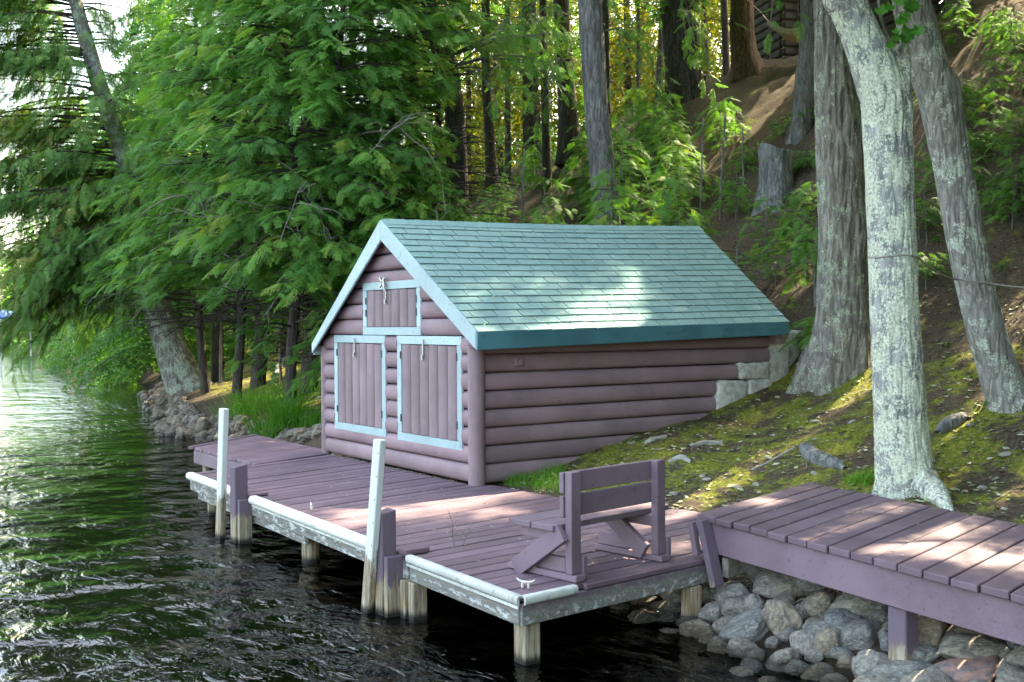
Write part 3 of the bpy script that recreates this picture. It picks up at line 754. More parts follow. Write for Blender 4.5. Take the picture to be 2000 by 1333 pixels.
for y0, y1, d in ((.53, -2.05, .014), (-2.5, -3.87, .010)):
    zz = -.060 if d > .012 else -.049
    hexa('bumper_strip', [(bx(y1) - d, y1, zz - .018), (bx(y1) - .001, y1, zz - .018), (bx(y0) - .001, y0, zz - .018), (bx(y0) - d, y0, zz - .018), (bx(y1) - d, y1, zz), (bx(y1) - .001, y1, zz), (bx(y0) - .001, y0, zz), (bx(y0) - d, y0, zz)], M['white_worn'], dock, 0)
# pilings and tall white mooring posts
def sq_post(name, cx, cyy, w, z0, z1, mat, bev=.006, lean=(0, 0), tz=0.0, d=None):
    h = w / 2; g = (d or w) / 2
    b = [(cx - g, cyy - h), (cx + g, cyy - h), (cx + g, cyy + h), (cx - g, cyy + h)]
    top = [(x + lean[0], y + lean[1]) for x, y in b]
    return hexa(name, [(*q, z0) for q in b] + [(q[0], q[1], z1 + (tz if i in (0, 3) else -tz)) for i, q in enumerate(top)], M[mat], dock, bev)
def lake_bed(x, y): return float(terrain(x, y)[0]) - .05
x1, x2 = xf(.72) - .085, xf(-2.3) - .085
sq_post('piling', x1, .70, .125, lake_bed(x1, .7), .285, 'pile', .008, tz=-.012)
sq_post('piling_plank', x1 + .01, .585, .045, lake_bed(x1, .58), -.02, 'pile', .004, d=.12)
sq_post('mooring_post', x1 - .10, 1.02, .125, lake_bed(x1, 1.0), .80, 'pile_white', .006, lean=(.02, -.17), d=.055)
sq_post('piling', x2, -2.305, .115, lake_bed(x2, -2.3), .285, 'pile', .008, tz=-.012)
sq_post('piling_plank', x2 + .012, -2.405, .05, lake_bed(x2, -2.4), -.012, 'pile', .004, d=.13)
sq_post('piling_plank', x2 + .08, -2.495, .06, lake_bed(x2, -2.5), -.165, 'pile_bare', .004, d=.11)
sq_post('piling_plank', x2 + .10, -2.575, .07, lake_bed(x2, -2.57), -.168, 'pile_bare', .004, d=.11)
sq_post('mooring_post', x2 - .085, -2.07, .105, lake_bed(x2, -2.0), .79, 'pile_white', .006, lean=(.0, -.33), d=.05)
hexa('cap_block', box_c(xf(-2.42) - .03, xf(-2.42) + .16, -2.50, -2.40, .004, .038), M['deck'], dock, .005)
hexa('cap_block', box_c(xf(.6) - .02, xf(.6) + .14, .545, .63, .004, .03), M['deck'], dock, .005)
for zz in np.arange(.70, -.35, -.16):          # bolt heads up the near mooring post
    t = (zz - lake_bed(x2, -2.0)) / (.79 - lake_bed(x2, -2.0)); cyy = -2.07 - .33 * t
    post_round('bolt', x2 - .095, cyy - .034, zz - .006, zz + .006, .017, M['blackmetal'], dock, 8)
post_round('piling', -1.97, -.47, lake_bed(-1.97, -.47), -.172, .075, M['pile_bare'], dock, 14, .08)
sq_post('piling', -2.08, -3.76, .115, lake_bed(-2.08, -3.7), -.172, 'pile_bare')
post_round('piling', -1.86, 2.25, lake_bed(-1.86, 2.3), -.255, .06, M['pile_bare'], dock, 12, .08)
post_round('piling', -1.07, 4.75, lake_bed(-1.07, 4.75), -.205, .055, M['pile_bare'], dock, 12, .08)
sq_post('piling', -.70, -3.70, .10, lake_bed(-.7, -3.7), -.172, 'pile_bare')
def cleat(x, y, yaw):
    c = np.array((x, y, .002)); d = np.array((math.cos(yaw), math.sin(yaw), 0)); s = np.array((-d[1], d[0], 0))
    V, F = tube_arrays([c + d * q + (0, 0, h) for q, h in ((-.06, .056), (-.045, .045), (-.02, .038), (0, .036), (.02, .038), (.045, .045), (.06, .056))], [.004, .006, .008, .009, .008, .006, .004], 8)
    o = put('cleat', make_mesh('cleat', V, F, M['cream'], True), dock)
    for q in (-.02, .02):
        hexa('cleat_foot', bar_c(c + d * q + (0, 0, .0), c + d * q + (0, 0, .034), d, s, .014, .02), M['cream'], o, .004)
cleat(-1.93, -.40, R(75)); cleat(-2.06, -3.72, R(120)); cleat(-1.75, 2.25, R(60))

# ================================================================== BENCH
bench = empty('bench', (-1.3, -3.5, 0), 'low purple wooden bench with a two-board back standing on the dock', 'bench')
B0 = np.array((-1.745, -3.80, 0)); e1 = unit((.82, .125, 0)); e2 = np.array((-e1[1], e1[0], 0)); ez = np.array((0, 0, 1.0))
def bb(name, a0, a1, b0, b1, z0, z1, bev=.004, mat='bench'):
    """box in bench axes: a along the width, b towards the seat front"""
    P = lambda a, b, z: B0 + e1 * a + e2 * b + ez * z
    return hexa(name, [P(a0, b0, z0), P(a1, b0, z0), P(a1, b1, z0), P(a0, b1, z0), P(a0, b0, z1), P(a1, b0, z1), P(a1, b1, z1), P(a0, b1, z1)], M[mat], bench, bev)
WB = 0.90
for k, a in enumerate((0.0, WB - .085)):
    bb('skid', a, a + .085, 0, .60, .003, .043)
    bb('leg', a + (.0 if k == 0 else 0), a + .085, .035, .09, .045, .665)
    bb('foot_block', a + .088, a + .125, .02, .09, .004, .15)
    bb('foot_board', a + .02, a + .06, .11 if k == 0 else .30, .38 if k == 0 else .58, .045, .135)
    bb('seat_support', a + .018, a + .062, .10, .50, .225, .300)
bb('back_board', -.012, WB + .012, .093, .128, .535, .66)
bb('back_board', -.012, WB + .012, .093, .128, .385, .518)
bb('seat_board', -.06, WB + .16, .135, .325, .303, .34)
bb('seat_board', -.06, WB + .16, .335, .53, .303, .34)
P = lambda a, b, z: B0 + e1 * a + e2 * b + ez * z
def brace(a, p, q):
    A, Bq = P(a, *p), P(a, *q); d = unit(Bq - A)
    hexa('brace', bar_c(A, Bq, unit(np.cross(d, e1)), e1, .115, .04), M['bench'], bench, .004)
brace(-.022, (.09, .30), (.50, .02)); brace(WB - .107, (.46, .285), (.12, .06))

# ================================================================== WALKWAY
walk = empty('walkway', (0.2, -5.0, 0), 'raised purple plank walkway crossing the boulders to the dock', 'walkway')
WZ = .28
C1 = np.array((-.57, -3.655, 0)); C2 = np.array((1.24, -3.12, 0)); WF = unit((-.135, -.99, 0))
def wdir(k): return unit(np.array((.955, .295, 0)) * (1 - k / 22) + np.array((.975, .22, 0)) * (k / 22))
NW = 22; pit = .1735
random.seed(3)
for k in range(NW):
    g = .006
    d0, d1 = wdir(k), wdir(k + 1)
    a0 = C1 + WF * (pit * k + g) - d0 * .02; a1 = C1 + WF * (pit * (k + 1) - g) - d1 * .02
    L = 1.82 - .012 * k
    e = random.uniform(-.012, .012); z = random.uniform(-.003, .003); z2 = random.uniform(-.003, .003)
    A = [a1 - d1 * e, a1 + d1 * L, a0 + d0 * L, a0 - d0 * e]
    hexa('deck_board', [q + (0, 0, WZ - .04) for q in A] + [q + (0, 0, WZ + (z if i < 2 else z2)) for i, q in enumerate(A)], M['deck'], walk, .005)
sd = unit(np.cross(WF, (0, 0, 1)))
for off, nm in ((.04, 'stringer'), (.9, 'stringer'), (1.62, 'stringer')):
    st = C1 + wdir(5) * off + WF * .02
    hexa(nm, bar_c(st + (0, 0, .135), st + WF * 3.8 + (0, 0, .135), sd, (0, 0, 1), .045, .20), M['bench'], walk, .004)
hexa('end_board', bar_c(C1 - WF * .016 + (0, 0, .20), C2 - WF * .016 + (0, 0, .20), unit(np.cross(unit(C2 - C1), (0, 0, 1))), (0, 0, 1), .03, .15), M['bench'], walk, .004)
def wpost(name, x, y, w, z1, mat='pile'):
    z0 = lake_bed(x, y) - .15; h = w / 2
    return hexa(name, box_c(x - h, x + h, y - h, y + h, z0, z1), M[mat], walk, .006)
wp = C1 + WF * 1.72 + wdir(10) * .10
wpost('post', wp[0], wp[1], .115, .03); wp2 = C1 + WF * 1.72 + wdir(10) * 1.5; wpost('post', wp2[0], wp2[1], .1, .03)
wp3 = C1 + WF * 3.6 + wdir(10) * .10; wpost('post', wp3[0], wp3[1], .115, .03)
# slanted planks and joist stubs tying the walkway to the dock
ta, tb = on_plane(1374, 1016, 1, -3.74), on_plane(1401, 1146, 1, -3.90)
hexa('slanted_plank', bar_c(tb, ta, e1, np.cross(unit(ta - tb), e1), .105, .045), M['pile'], walk, .005)
ta, tb = on_plane(1351, 1020, 1, -3.66), on_plane(1362, 1085, 1, -3.72)
hexa('slanted_plank', bar_c(tb, ta, e1, np.cross(unit(ta - tb), e1), .05, .04), M['bench'], walk, .005)
j = on_plane(1430, 1106, 1, -3.86)
hexa('joist_stub', bar_c(j - e1 * .08, j + e1 * .06, np.array((0, 0, 1.)), e2, .13, .05), M['greywood'], walk, .004)
j = on_plane(1424, 1076, 1, -3.86)
hexa('joist_stub', bar_c(j - e1 * .04, j + e1 * .20 + (0, 0, -.01), np.array((0, 0, 1.)), e2, .07, .05), M['bench'], walk, .004)

# ================================================================== BOULDERS
def rock_mesh(seed, flat=1.0):
    n = 3
    import bmesh
    bm = bmesh.new(); bmesh.ops.create_icosphere(bm, subdivisions=4, radius=1.0)
    P_ = np.array([v.co[:] for v in bm.verts])
    r = np.random.default_rng(seed)
    # cut by random planes for facets, then soften with noise
    D = np.ones(len(P_)) * 1.0
    for _ in range(7):
        nrm = unit(r.normal(size=3)); off = r.uniform(.60, .95); dd = P_ @ nrm
        D = np.minimum(D, np.where(dd > .05, off / np.maximum(dd, .05), 9))
    D = 0.78 * np.minimum(D, 1.0) + 0.22
    Q = P_ * D[:, None]
    Q *= (1 + 0.18 * fbm(P_ * 1.3 + seed, 3, seed) + 0.03 * fbm(P_ * 5 + seed, 3, seed + 9))[:, None]
    Q /= np.abs(Q).max(0)[None]
    for v, q in zip(bm.verts, Q): v.co = q
    me = bpy.data.meshes.new('boulder'); bm.to_mesh(me); bm.free()
    me.polygons.foreach_set('use_smooth', np.ones(len(me.polygons), dtype=bool)); me.materials.append(M['rock']); return me
ROCKS = [rock_mesh(40 + q) for q in range(9)]
PINK = rock_mesh(77); PINK.materials.clear(); PINK.materials.append(M['pinkrock'])
rr = np.random.default_rng(21)
placed = []
def boulder(c, ax, rot, me, label, group):
    o = put('boulder', me, None, c, rot, ax); tag(o, label, 'boulder', group); placed.append((c[0], c[1], c[2], max(ax))); return o
vrot = Matrix((RT, FW, UP)).transposed()      # local x right, y away, z up in the picture
def boulder_px(u, v, w, h, rot=0, me=None, label=None, group='boulders of the riprap under the walkway', sink=.3):
    g = ground_hit(u, v + h * sink, 3.0, 30); d = depth_of(g)
    c = at_depth(u, v, d + .5 * .5 * (w + h) / CF * d * .5)
    hx, hz = w / 2 / CF * d * 1.2, h / 2 / CF * d * 1.16
    m = vrot @ Matrix.Rotation(R(-rot), 3, 'Y')
    return boulder(tuple(c), (hx, .5 * (hx + hz) * rr.uniform(.85, 1.1), hz), m.to_euler(), me or ROCKS[rr.integers(len(ROCKS))], label or 'rounded grey boulder in the riprap under the walkway', group)
Z7 = lambda x, y, w, h: (1340 + x / 3.03, 900 + y / 3.03, w / 3.03, h / 3.03)
BIG = [(560, 765, 300, 205, 5), (455, 690, 180, 115, -20), (290, 825, 200, 180, -15), (405, 880, 118, 168, 5), (560, 945, 200, 275, 25), (370, 1005, 340, 150, 24), (60, 805, 150, 155, 40),
       (165, 795, 125, 85, 5), (800, 865, 200, 170, 0), (800, 968, 160, 66, -5), (855, 1090, 205, 190, 10), (1040, 1050, 255, 165, 15), (710, 1098, 150, 180, 30), (1205, 1100, 105, 190, 10),
       (1100, 1230, 205, 190, -10), (335, 1130, 172, 145, 0), (590, 1190, 215, 150, 20), (770, 1265, 200, 115, 0), (1310, 1275, 410, 170, 4), (1700, 1130, 380, 180, 0), (1395, 1160, 190, 140, 25),
       (1450, 1030, 195, 235, 0), (1690, 1035, 290, 120, 0), (1900, 1240, 190, 120, 10), (1965, 1060, 110, 170, 0), (1625, 945, 105, 88, 0), (170, 910, 180, 115, 20), (40, 930, 100, 95, 10),
       (160, 1080, 175, 85, 0), (680, 905, 85, 105, 0), (1840, 1010, 130, 120, 0), (1900, 1150, 80, 90, 0), (520, 1085, 90, 70, 0), (960, 1200, 120, 90, 0), (1290, 930, 120, 100, 0), (1540, 1120, 90, 90, 0)]
OWN = {0: 'broad tan-grey boulder at the top of the riprap below the walkway end', 1: 'low greenish boulder leaning on the broad one below the walkway end', 3: 'small upright egg-shaped boulder in the riprap', 4: 'tall upright boulder standing in the middle of the riprap',
       5: 'long slanting boulder lying along the edge of the dark water', 9: 'flat oval stone wedged under a round boulder', 11: 'wedge-shaped boulder below the pale crusted one', 15: 'round boulder standing alone in the water off the riprap', 16: 'half-wet boulder with a pointed end at the waterline',
       18: 'very wide low boulder at the front of the riprap beside the pink one', 19: 'very wide rounded boulder behind the pink one', 21: 'large upright boulder right behind the walkway post', 28: 'dark wet boulder lying almost under the water'}
for q_, (x, y, w, h, r_) in enumerate(BIG): boulder_px(*Z7(x, y, w, h), r_, label=OWN.get(q_), group=None if q_ in OWN else 'boulders of the riprap under the walkway')
boulder_px(*Z7(1025, 890, 315, 195), 5, label='big round boulder with a pale crusted face in the riprap under the walkway', group=None)
boulder_px(*Z7(1690, 1262, 350, 180), 12, PINK, 'angular pink boulder at the front of the riprap', None)
for x, y, w, h, r_ in [(470, 510, 255, 135, -5), (290, 430, 245, 115, -10), (130, 500, 195, 75, 5), (630, 570, 120, 110, 0), (520, 370, 175, 110, 0)]:
    boulder_px(1180 + x / 3.846, 1060 + y / 3.846, w / 3.846, h / 3.846, r_)
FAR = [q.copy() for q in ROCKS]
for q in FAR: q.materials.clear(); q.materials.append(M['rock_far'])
def scatter_rocks(n, ylo, yhi, slo, shi, r0, r1, label, group, keep=None):
    k = 0; tries = 0
    while k < n and tries < n * 30:
        tries += 1
        y = rr.uniform(ylo, yhi); x = float(np.interp(y, SH_Y, SH_X)) + rr.uniform(slo, shi); r_ = rr.uniform(r0, r1) ** 1.0
        z = float(terrain(x, y)[0])
        if keep and not keep(x, y): continue
        c = (x, y, z + r_ * .30)
        if any((c[0] - a) ** 2 + (c[1] - b) ** 2 + (c[2] - q) ** 2 < (.52 * (r_ + s)) ** 2 for a, b, q, s in placed[-260:]): continue
        boulder(c, (r_ * rr.uniform(.85, 1.25), r_ * rr.uniform(.8, 1.1), r_ * rr.uniform(.6, .85)), (rr.uniform(-.3, .3), rr.uniform(-.3, .3), rr.uniform(0, 6.28)), (FAR if ylo > 0 else ROCKS)[rr.integers(len(ROCKS))], label, group); k += 1
scatter_rocks(135, -6.8, -3.3, -.30, 1.0, .06, .13, 'small cobble filling gaps between the boulders under the walkway', 'small cobbles in the riprap under the walkway')
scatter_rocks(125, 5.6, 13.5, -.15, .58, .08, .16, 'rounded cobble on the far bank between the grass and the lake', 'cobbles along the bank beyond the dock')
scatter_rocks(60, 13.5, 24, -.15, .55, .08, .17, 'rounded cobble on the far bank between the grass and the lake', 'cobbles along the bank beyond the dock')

# ================================================================== TREES
def project(P):
    P = np.atleast_2d(P) - CAM; z = P @ FW
    zz = np.where(z > .1, z, .1)
    return 1000 + CF * (P @ RT) / zz, 666.5 - CF * (P @ UP) / zz, z
def trunk_arrays(path, rad, nA=24, nL=60, amp=.05, freq=9.0, zf=1.6, flare=0.0, flare_h=.5, lobes=5, seed=0, knobs=()):
    P, r, t = resample(path, rad, nL); m = len(P)
    T = np.gradient(P, axis=0); T /= np.linalg.norm(T, axis=1)[:, None] + 1e-9
    A = np.cross(T, np.tile([0.0, 1, 0.05], (m, 1))); A /= np.linalg.norm(A, axis=1)[:, None]
    B = np.cross(T, A); th = np.linspace(0, 2 * math.pi, nA, endpoint=False)
    ct, st = np.cos(th), np.sin(th)
    tt = np.repeat(t[:, None], nA, 1); rr_ = np.repeat(r[:, None], nA, 1); thg = np.repeat(th[None], m, 0)
    q = np.stack([(ct[None] * rr_ * freq).ravel(), (st[None] * rr_ * freq).ravel(), (tt * zf).ravel()], 1) + seed * 5.7
    n1 = vnoise(q, seed); n2 = vnoise(q * 2.1 + 9, seed + 1); low = vnoise(np.stack([(ct[None] * .9 + tt * 0).ravel(), (st[None] * .9 + tt * 0).ravel(), (tt * .9).ravel()], 1) + seed, seed + 2)
    ridge = (0.5 - np.abs(n1)) * 1.0 + (0.5 - np.abs(n2)) * .5
    k = 1 + amp * ridge + .05 * low
    k = k.reshape(m, nA)
    if flare:
        ph = seed * 1.3; lob = .55 + .45 * np.cos(lobes * thg + ph) + .25 * np.cos(2 * thg + ph * 2)
        k = k + flare * np.exp(-(tt / flare_h) ** 1.2) * np.clip(lob, 0.05, None)
    V = P[:, None, :] + (rr_ * k)[:, :, None] * (ct[None, :, None] * A[:, None, :] + st[None, :, None] * B[:, None, :])
    V = V.reshape(-1, 3)
    for kp, kr, kh in knobs:
        d = np.linalg.norm(V - np.array(kp), axis=1); c = np.repeat(P, nA, 0); o = V - c; o /= np.linalg.norm(o, axis=1)[:, None] + 1e-9
        V = V + o * (kh * np.exp(-(d / kr) ** 2))[:, None]
    i = np.arange(m - 1)[:, None] * nA; j = np.arange(nA)[None]; j2 = (j + 1) % nA
    F = np.stack([i + j, i + j2, i + nA + j2, i + nA + j], -1).reshape(-1, 4)
    return V, F, P, r
def px_path(pts, d, lean=0.0):
    out, rad = [], []
    for k, (u, v, w) in enumerate(pts):
        out.append(at_depth(u, v, d + lean * k)); rad.append(w / 2 / CF * d)
    return out, rad
def rise(path, rad, ztop, taper=.35, drift=(0, 0), n=4):
    """continue a trunk above the frame to ztop"""
    p, r = np.array(path[-1], float), rad[-1]
    for k in range(1, n + 1):
        f = k / n; path.append(np.array((p[0] + drift[0] * f, p[1] + drift[1] * f, p[2] + (ztop - p[2]) * f))); rad.append(r * (1 - (1 - taper) * f))
    return path, rad
def sink(path, rad, dz=.35):
    a, b = np.array(path[0], float), np.array(path[1], float); d = unit(a - b); return [a + np.array((d[0] * .3, d[1] * .3, d[2])) * dz] + list(path), [rad[0] * 1.08] + list(rad)

# ---- leaf sprays, instanced inside each crown
def spray_mesh(name, seed, mat, L=.75, step=.045, side=.30, tw=.034, tl=.066, wd=.025, droop=.38, fwd=.95):
    r = np.random.default_rng(seed); V, F = [], []
    def leaf(p, d, nrm, l, w):
        s = np.cross(nrm, d); s = s / (np.linalg.norm(s) + 1e-9); b = len(V)
        V.extend([p, p + d * l * .45 + s * w / 2 - nrm * .002, p + d * l, p + d * l * .45 - s * w / 2 - nrm * .002]); F.append((b, b + 1, b + 2, b + 3))
    up = np.array((0, 0, 1.0))
    def axis(t): return np.array((L * t, .04 * math.sin(3 * t + seed), -droop * L * t * t))
    pts = [axis(t) for t in np.linspace(0, 1, 7)]
    for a, b in zip(pts[:-1], pts[1:]):
        i = len(V); o = np.array((0, .0035, 0)); V.extend([a - o, b - o, b + o, a + o]); F.append((i, i + 1, i + 2, i + 3))
    t = .06; sgn = 1
    while t < 1.0:
        p = axis(t); dmain = unit(axis(min(t + .03, 1.03)) - axis(t))
        l = (side * (1 - t) ** .75 + .05) * r.uniform(.55, 1.1)
        ang = sgn * r.uniform(.75, 1.05) * fwd
        d = unit(np.array((dmain[0] * math.cos(ang), math.sin(ang), dmain[2] * .6 - .10)))
        nseg = max(1, int(l / tw)); q = p.copy(); i = len(V)
        o = unit(np.cross(up, d)) * .0022
        e = p + d * l + np.array((0, 0, -.30 * l * l / .3)); V.extend([p - o, e - o, e + o, p + o]); F.append((i, i + 1, i + 2, i + 3))
        for k in range(nseg + 1):
            f = k / max(nseg, 1); q = p + d * l * f + np.array((0, 0, -.30 * (l * f) ** 2 / .3))
            for s2 in (-1, 1):
                a2 = s2 * r.uniform(.6, 1.05); c, s_ = math.cos(a2), math.sin(a2)
                dd = np.array((d[0] * c - d[1] * s_, d[0] * s_ + d[1] * c, d[2] - .12 + r.uniform(-.25, .2)))
                leaf(q, unit(dd), unit(up + r.normal(size=3) * .35), tl * r.uniform(.6, 1.15) * (1 - .35 * f), wd * r.uniform(.8, 1.2))
        leaf(q, d, unit(up + r.normal(size=3) * .3), tl, wd)
        t += step * r.uniform(.7, 1.3); sgn = -sgn
    leaf(axis(1), unit(axis(1) - axis(.95)), up, tl, wd)
    return make_mesh(name, np.array(V), np.array(F), mat)
def broad_mesh(name, seed, mat, n=46, R0=.45, ls=.10):
    r = np.random.default_rng(seed); V, F = [], []
    for _ in range(n):
        p = r.normal(size=3) * R0 * .5; d = unit(r.normal(size=3) + (0, 0, -.3)); nn = unit(r.normal(size=3) * .8 + (0, 0, 1)); s = unit(np.cross(nn, d)); l = ls * r.uniform(.6, 1.3); w = l * .62; b = len(V)
        V.extend([p, p + d * l * .5 + s * w / 2, p + d * l, p + d * l * .5 - s * w / 2]); F.append((b, b + 1, b + 2, b + 3))
    return make_mesh(name, np.array(V), np.array(F), mat)
def gn_group(name, meshes):
    """geometry nodes: keeps the limbs and sets a spray on every marked point"""
    objs = [bpy.data.objects.new(name + '_spray', me) for me in meshes]      # not linked: only their mesh is used
    g = bpy.data.node_groups.new(name, 'GeometryNodeTree')
    g.interface.new_socket('Geometry', in_out='INPUT', socket_type='NodeSocketGeometry'); g.interface.new_socket('Geometry', in_out='OUTPUT', socket_type='NodeSocketGeometry')
    nd = g.nodes; gi, go = nd.new('NodeGroupInput'), nd.new('NodeGroupOutput')
    jn = nd.new('GeometryNodeJoinGeometry')
    for o in reversed(objs):
        oi = nd.new('GeometryNodeObjectInfo'); oi.inputs['Object'].default_value = o; oi.inputs['As Instance'].default_value = False
        gt = nd.new('GeometryNodeGeometryToInstance'); g.links.new(oi.outputs['Geometry'], gt.inputs[0]); g.links.new(gt.outputs[0], jn.inputs[0])
    def attr(nm, typ):
        a = nd.new('GeometryNodeInputNamedAttribute'); a.data_type = typ; a.inputs['Name'].default_value = nm; return a.outputs['Attribute']
    ip = nd.new('GeometryNodeInstanceOnPoints'); er = nd.new('FunctionNodeEulerToRotation')
    g.links.new(gi.outputs[0], ip.inputs['Points']); g.links.new(attr('spray', 'BOOLEAN'), ip.inputs['Selection']); g.links.new(jn.outputs[0], ip.inputs['Instance'])
    ip.inputs['Pick Instance'].default_value = True
    g.links.new(attr('var', 'INT'), ip.inputs['Instance Index']); g.links.new(attr('rot', 'FLOAT_VECTOR'), er.inputs[0]); g.links.new(er.outputs[0], ip.inputs['Rotation']); g.links.new(attr('scl', 'FLOAT'), ip.inputs['Scale'])
    j2 = nd.new('GeometryNodeJoinGeometry'); g.links.new(ip.outputs[0], j2.inputs[0]); g.links.new(gi.outputs[0], j2.inputs[0]); g.links.new(j2.outputs[0], go.inputs[0])
    return g, len(meshes)
GN = {}
GN['fine'] = gn_group('hemlock_fine', [spray_mesh('hemlock_spray', 100 + q, M['hemlock'], L=.62, step=.042, side=.22, tw=.030, tl=.052, wd=.0195, droop=.05 + .10 * q, fwd=.8) for q in range(5)])
GN['lake'] = gn_group('hemlock_lake', [spray_mesh('hemlock_spray', 130 + q, M['hemlock_l'], L=.62, step=.046, side=.20, tw=.030, tl=.052, wd=.0195, droop=.25 + .15 * q, fwd=.8) for q in range(4)])
GN['coarse'] = gn_group('hemlock_coarse', [spray_mesh('hemlock_spray', 150 + q, M['hemlock'], step=.085, side=.36, tw=.075, tl=.125, wd=.055, droop=.3) for q in range(3)])
GN['broad'] = gn_group('broadleaf', [broad_mesh('leaf_cluster', 170 + q, M['broad']) for q in range(3)])
class Crown:
    def __init__(s): s.soup = Soup(); s.P = []; s.X = []; s.Z = []; s.S = []; s.T = []
    def spray(s, p, x, z, sc, tint): s.P.append(p); s.X.append(x); s.Z.append(z); s.S.append(sc); s.T.append(tint)
    def build(s, name, parent, gn, bark_m, keep=None):
        g, nv = GN[gn]
        P = np.array(s.P); X = np.array(s.X); Z = np.array(s.Z); S = np.array(s.S); T = np.array(s.T)
        if keep is not None:
            XL = X / np.linalg.norm(X, axis=1)[:, None] * (S * .75)[:, None]
            k = keep(P) & keep(P + XL * .5) & keep(P + XL); P, X, Z, S, T = P[k], X[k], Z[k], S[k], T[k]
        X /= np.linalg.norm(X, axis=1)[:, None]; Y = np.cross(Z, X); Y /= np.linalg.norm(Y, axis=1)[:, None] + 1e-9; Z = np.cross(X, Y)
        rot = np.stack([np.arctan2(Y[:, 2], Z[:, 2]), np.arcsin(np.clip(-X[:, 2], -1, 1)), np.arctan2(X[:, 1], X[:, 0])], 1)
        tv = np.concatenate(s.soup.V) if s.soup.V else np.zeros((0, 3)); nt = len(tv)
        V = np.concatenate([tv, P]); F = np.concatenate(s.soup.F) if s.soup.F else np.zeros((0, 4), int)
        me = make_mesh(name, V, F, bark_m, True)
        n = len(V)
        def at(nm, typ, arr, key='value'):
            a = me.attributes.new(nm, typ, 'POINT'); a.data.foreach_set(key, np.ascontiguousarray(arr).ravel())
        at('spray', 'BOOLEAN', np.r_[np.zeros(nt, bool), np.ones(n - nt, bool)])
        at('rot', 'FLOAT_VECTOR', np.concatenate([np.zeros((nt, 3)), rot]).astype(np.float32), 'vector')
        at('scl', 'FLOAT', np.r_[np.ones(nt), S].astype(np.float32)); at('tint', 'FLOAT', np.r_[np.zeros(nt), T].astype(np.float32))
        at('var', 'INT', np.r_[np.zeros(nt), np.random.default_rng(n).integers(0, nv, n - nt)].astype(np.int32))
        o = put(name, me, parent)
        md = o.modifiers.new('sprays', 'NODES'); md.node_group = g
        o['kind'] = 'stuff'
        return o
def limb(cr, r, start, az, L, rise_=.10, droop=.42, sc=(.6, 1.0), spacing=.15, rad=.02, first=.18, tube=True, hang=.35, tint0=0.0, clear=False, clump=False):
    d = np.array((math.cos(az), math.sin(az), 0)); s = np.array((-d[1], d[0], 0)); n = max(4, int(L / .35))
    wob = r.uniform(-.25, .25)
    def pt(t): return start + d * L * t * (1 - .12 * t * t) + s * L * wob * t * t + np.array((0, 0, L * (rise_ * t - droop * t * t)))
    if clear and not out_of_frame(np.array([pt(t) for t in np.linspace(0, 1, 9)]), 20)[1:].all(): tube = False
    if tube:
        V, F = tube_arrays([pt(t) for t in np.linspace(0, 1, n)], np.linspace(rad, .004, n), 5); cr.soup.add(V, F)
    t = first; sg = 1
    sub = None; off = np.zeros(3)
    base = np.clip(tint0 + r.uniform(.12, .75), 0, 1)
    while t <= 1.001:
        p = pt(t); tan = unit(pt(min(t + .05, 1.05)) - p)
        if clump:      # sprays gather in tufts on side twigs
            if sub is None or r.random() < .28:
                sub = sg; aa = sg * r.uniform(.5, 1.2); cc, ss = math.cos(aa), math.sin(aa); h2 = unit(np.array((tan[0] * cc - tan[1] * ss, tan[0] * ss + tan[1] * cc, r.uniform(-.5, .25)))); ll = r.uniform(.1, .55) * min(1.0, L / 2.2)
                off = h2 * ll
                if tube: cr.soup.add(*tube_arrays([p, p + off * .5 + (0, 0, .02), p + off], [rad * .35, rad * .25, .003], 4))
                base = np.clip(base + r.normal() * .18, .05, .9)
            p = p + off * r.uniform(.3, 1.05) + r.normal(size=3) * .035
        a = sg * r.uniform(.45, 1.05); c, q = math.cos(a), math.sin(a)
        h = np.array((tan[0] * c - tan[1] * q, tan[0] * q + tan[1] * c, 0)); h = unit(h)
        x = unit(h + np.array((0, 0, -hang * r.uniform(.2, 1.4)))); z = unit(np.array((0, 0, 1)) + r.normal(size=3) * .25)
        cr.spray(p, x, z, r.uniform(*sc) * (.75 + .25 * (1 - t)), np.clip(base + r.normal() * .13 + (.45 if r.random() < .02 else 0), 0, 1))
        t += spacing / L * r.uniform(.7, 1.3); sg = -sg
    tan = unit(pt(1.0) - pt(.93)); cr.spray(pt(1.0), unit(tan + np.array((0, 0, -.2))), np.array((0, 0, 1.0)), r.uniform(*sc), base)
def conifer_crown(cr, r, axis, z_lo, z_hi, n, len_lo, len_hi, az0=None, spread=math.pi, **kw):
    axis = np.array(axis); zs = axis[:, 2]
    for k in range(n):
        f = (k + r.random()) / n; z = z_lo + (z_hi - z_lo) * f
        p = np.array([np.interp(z, zs, axis[:, q]) for q in (0, 1)] + [z])
        az = (k * 2.39996 + r.uniform(-.3, .3)) if az0 is None else az0 + r.uniform(-spread, spread)
        L = (len_lo + (len_hi - len_lo) * f) * r.uniform(.6, 1.12)
        limb(cr, r, p, az, L, **kw)

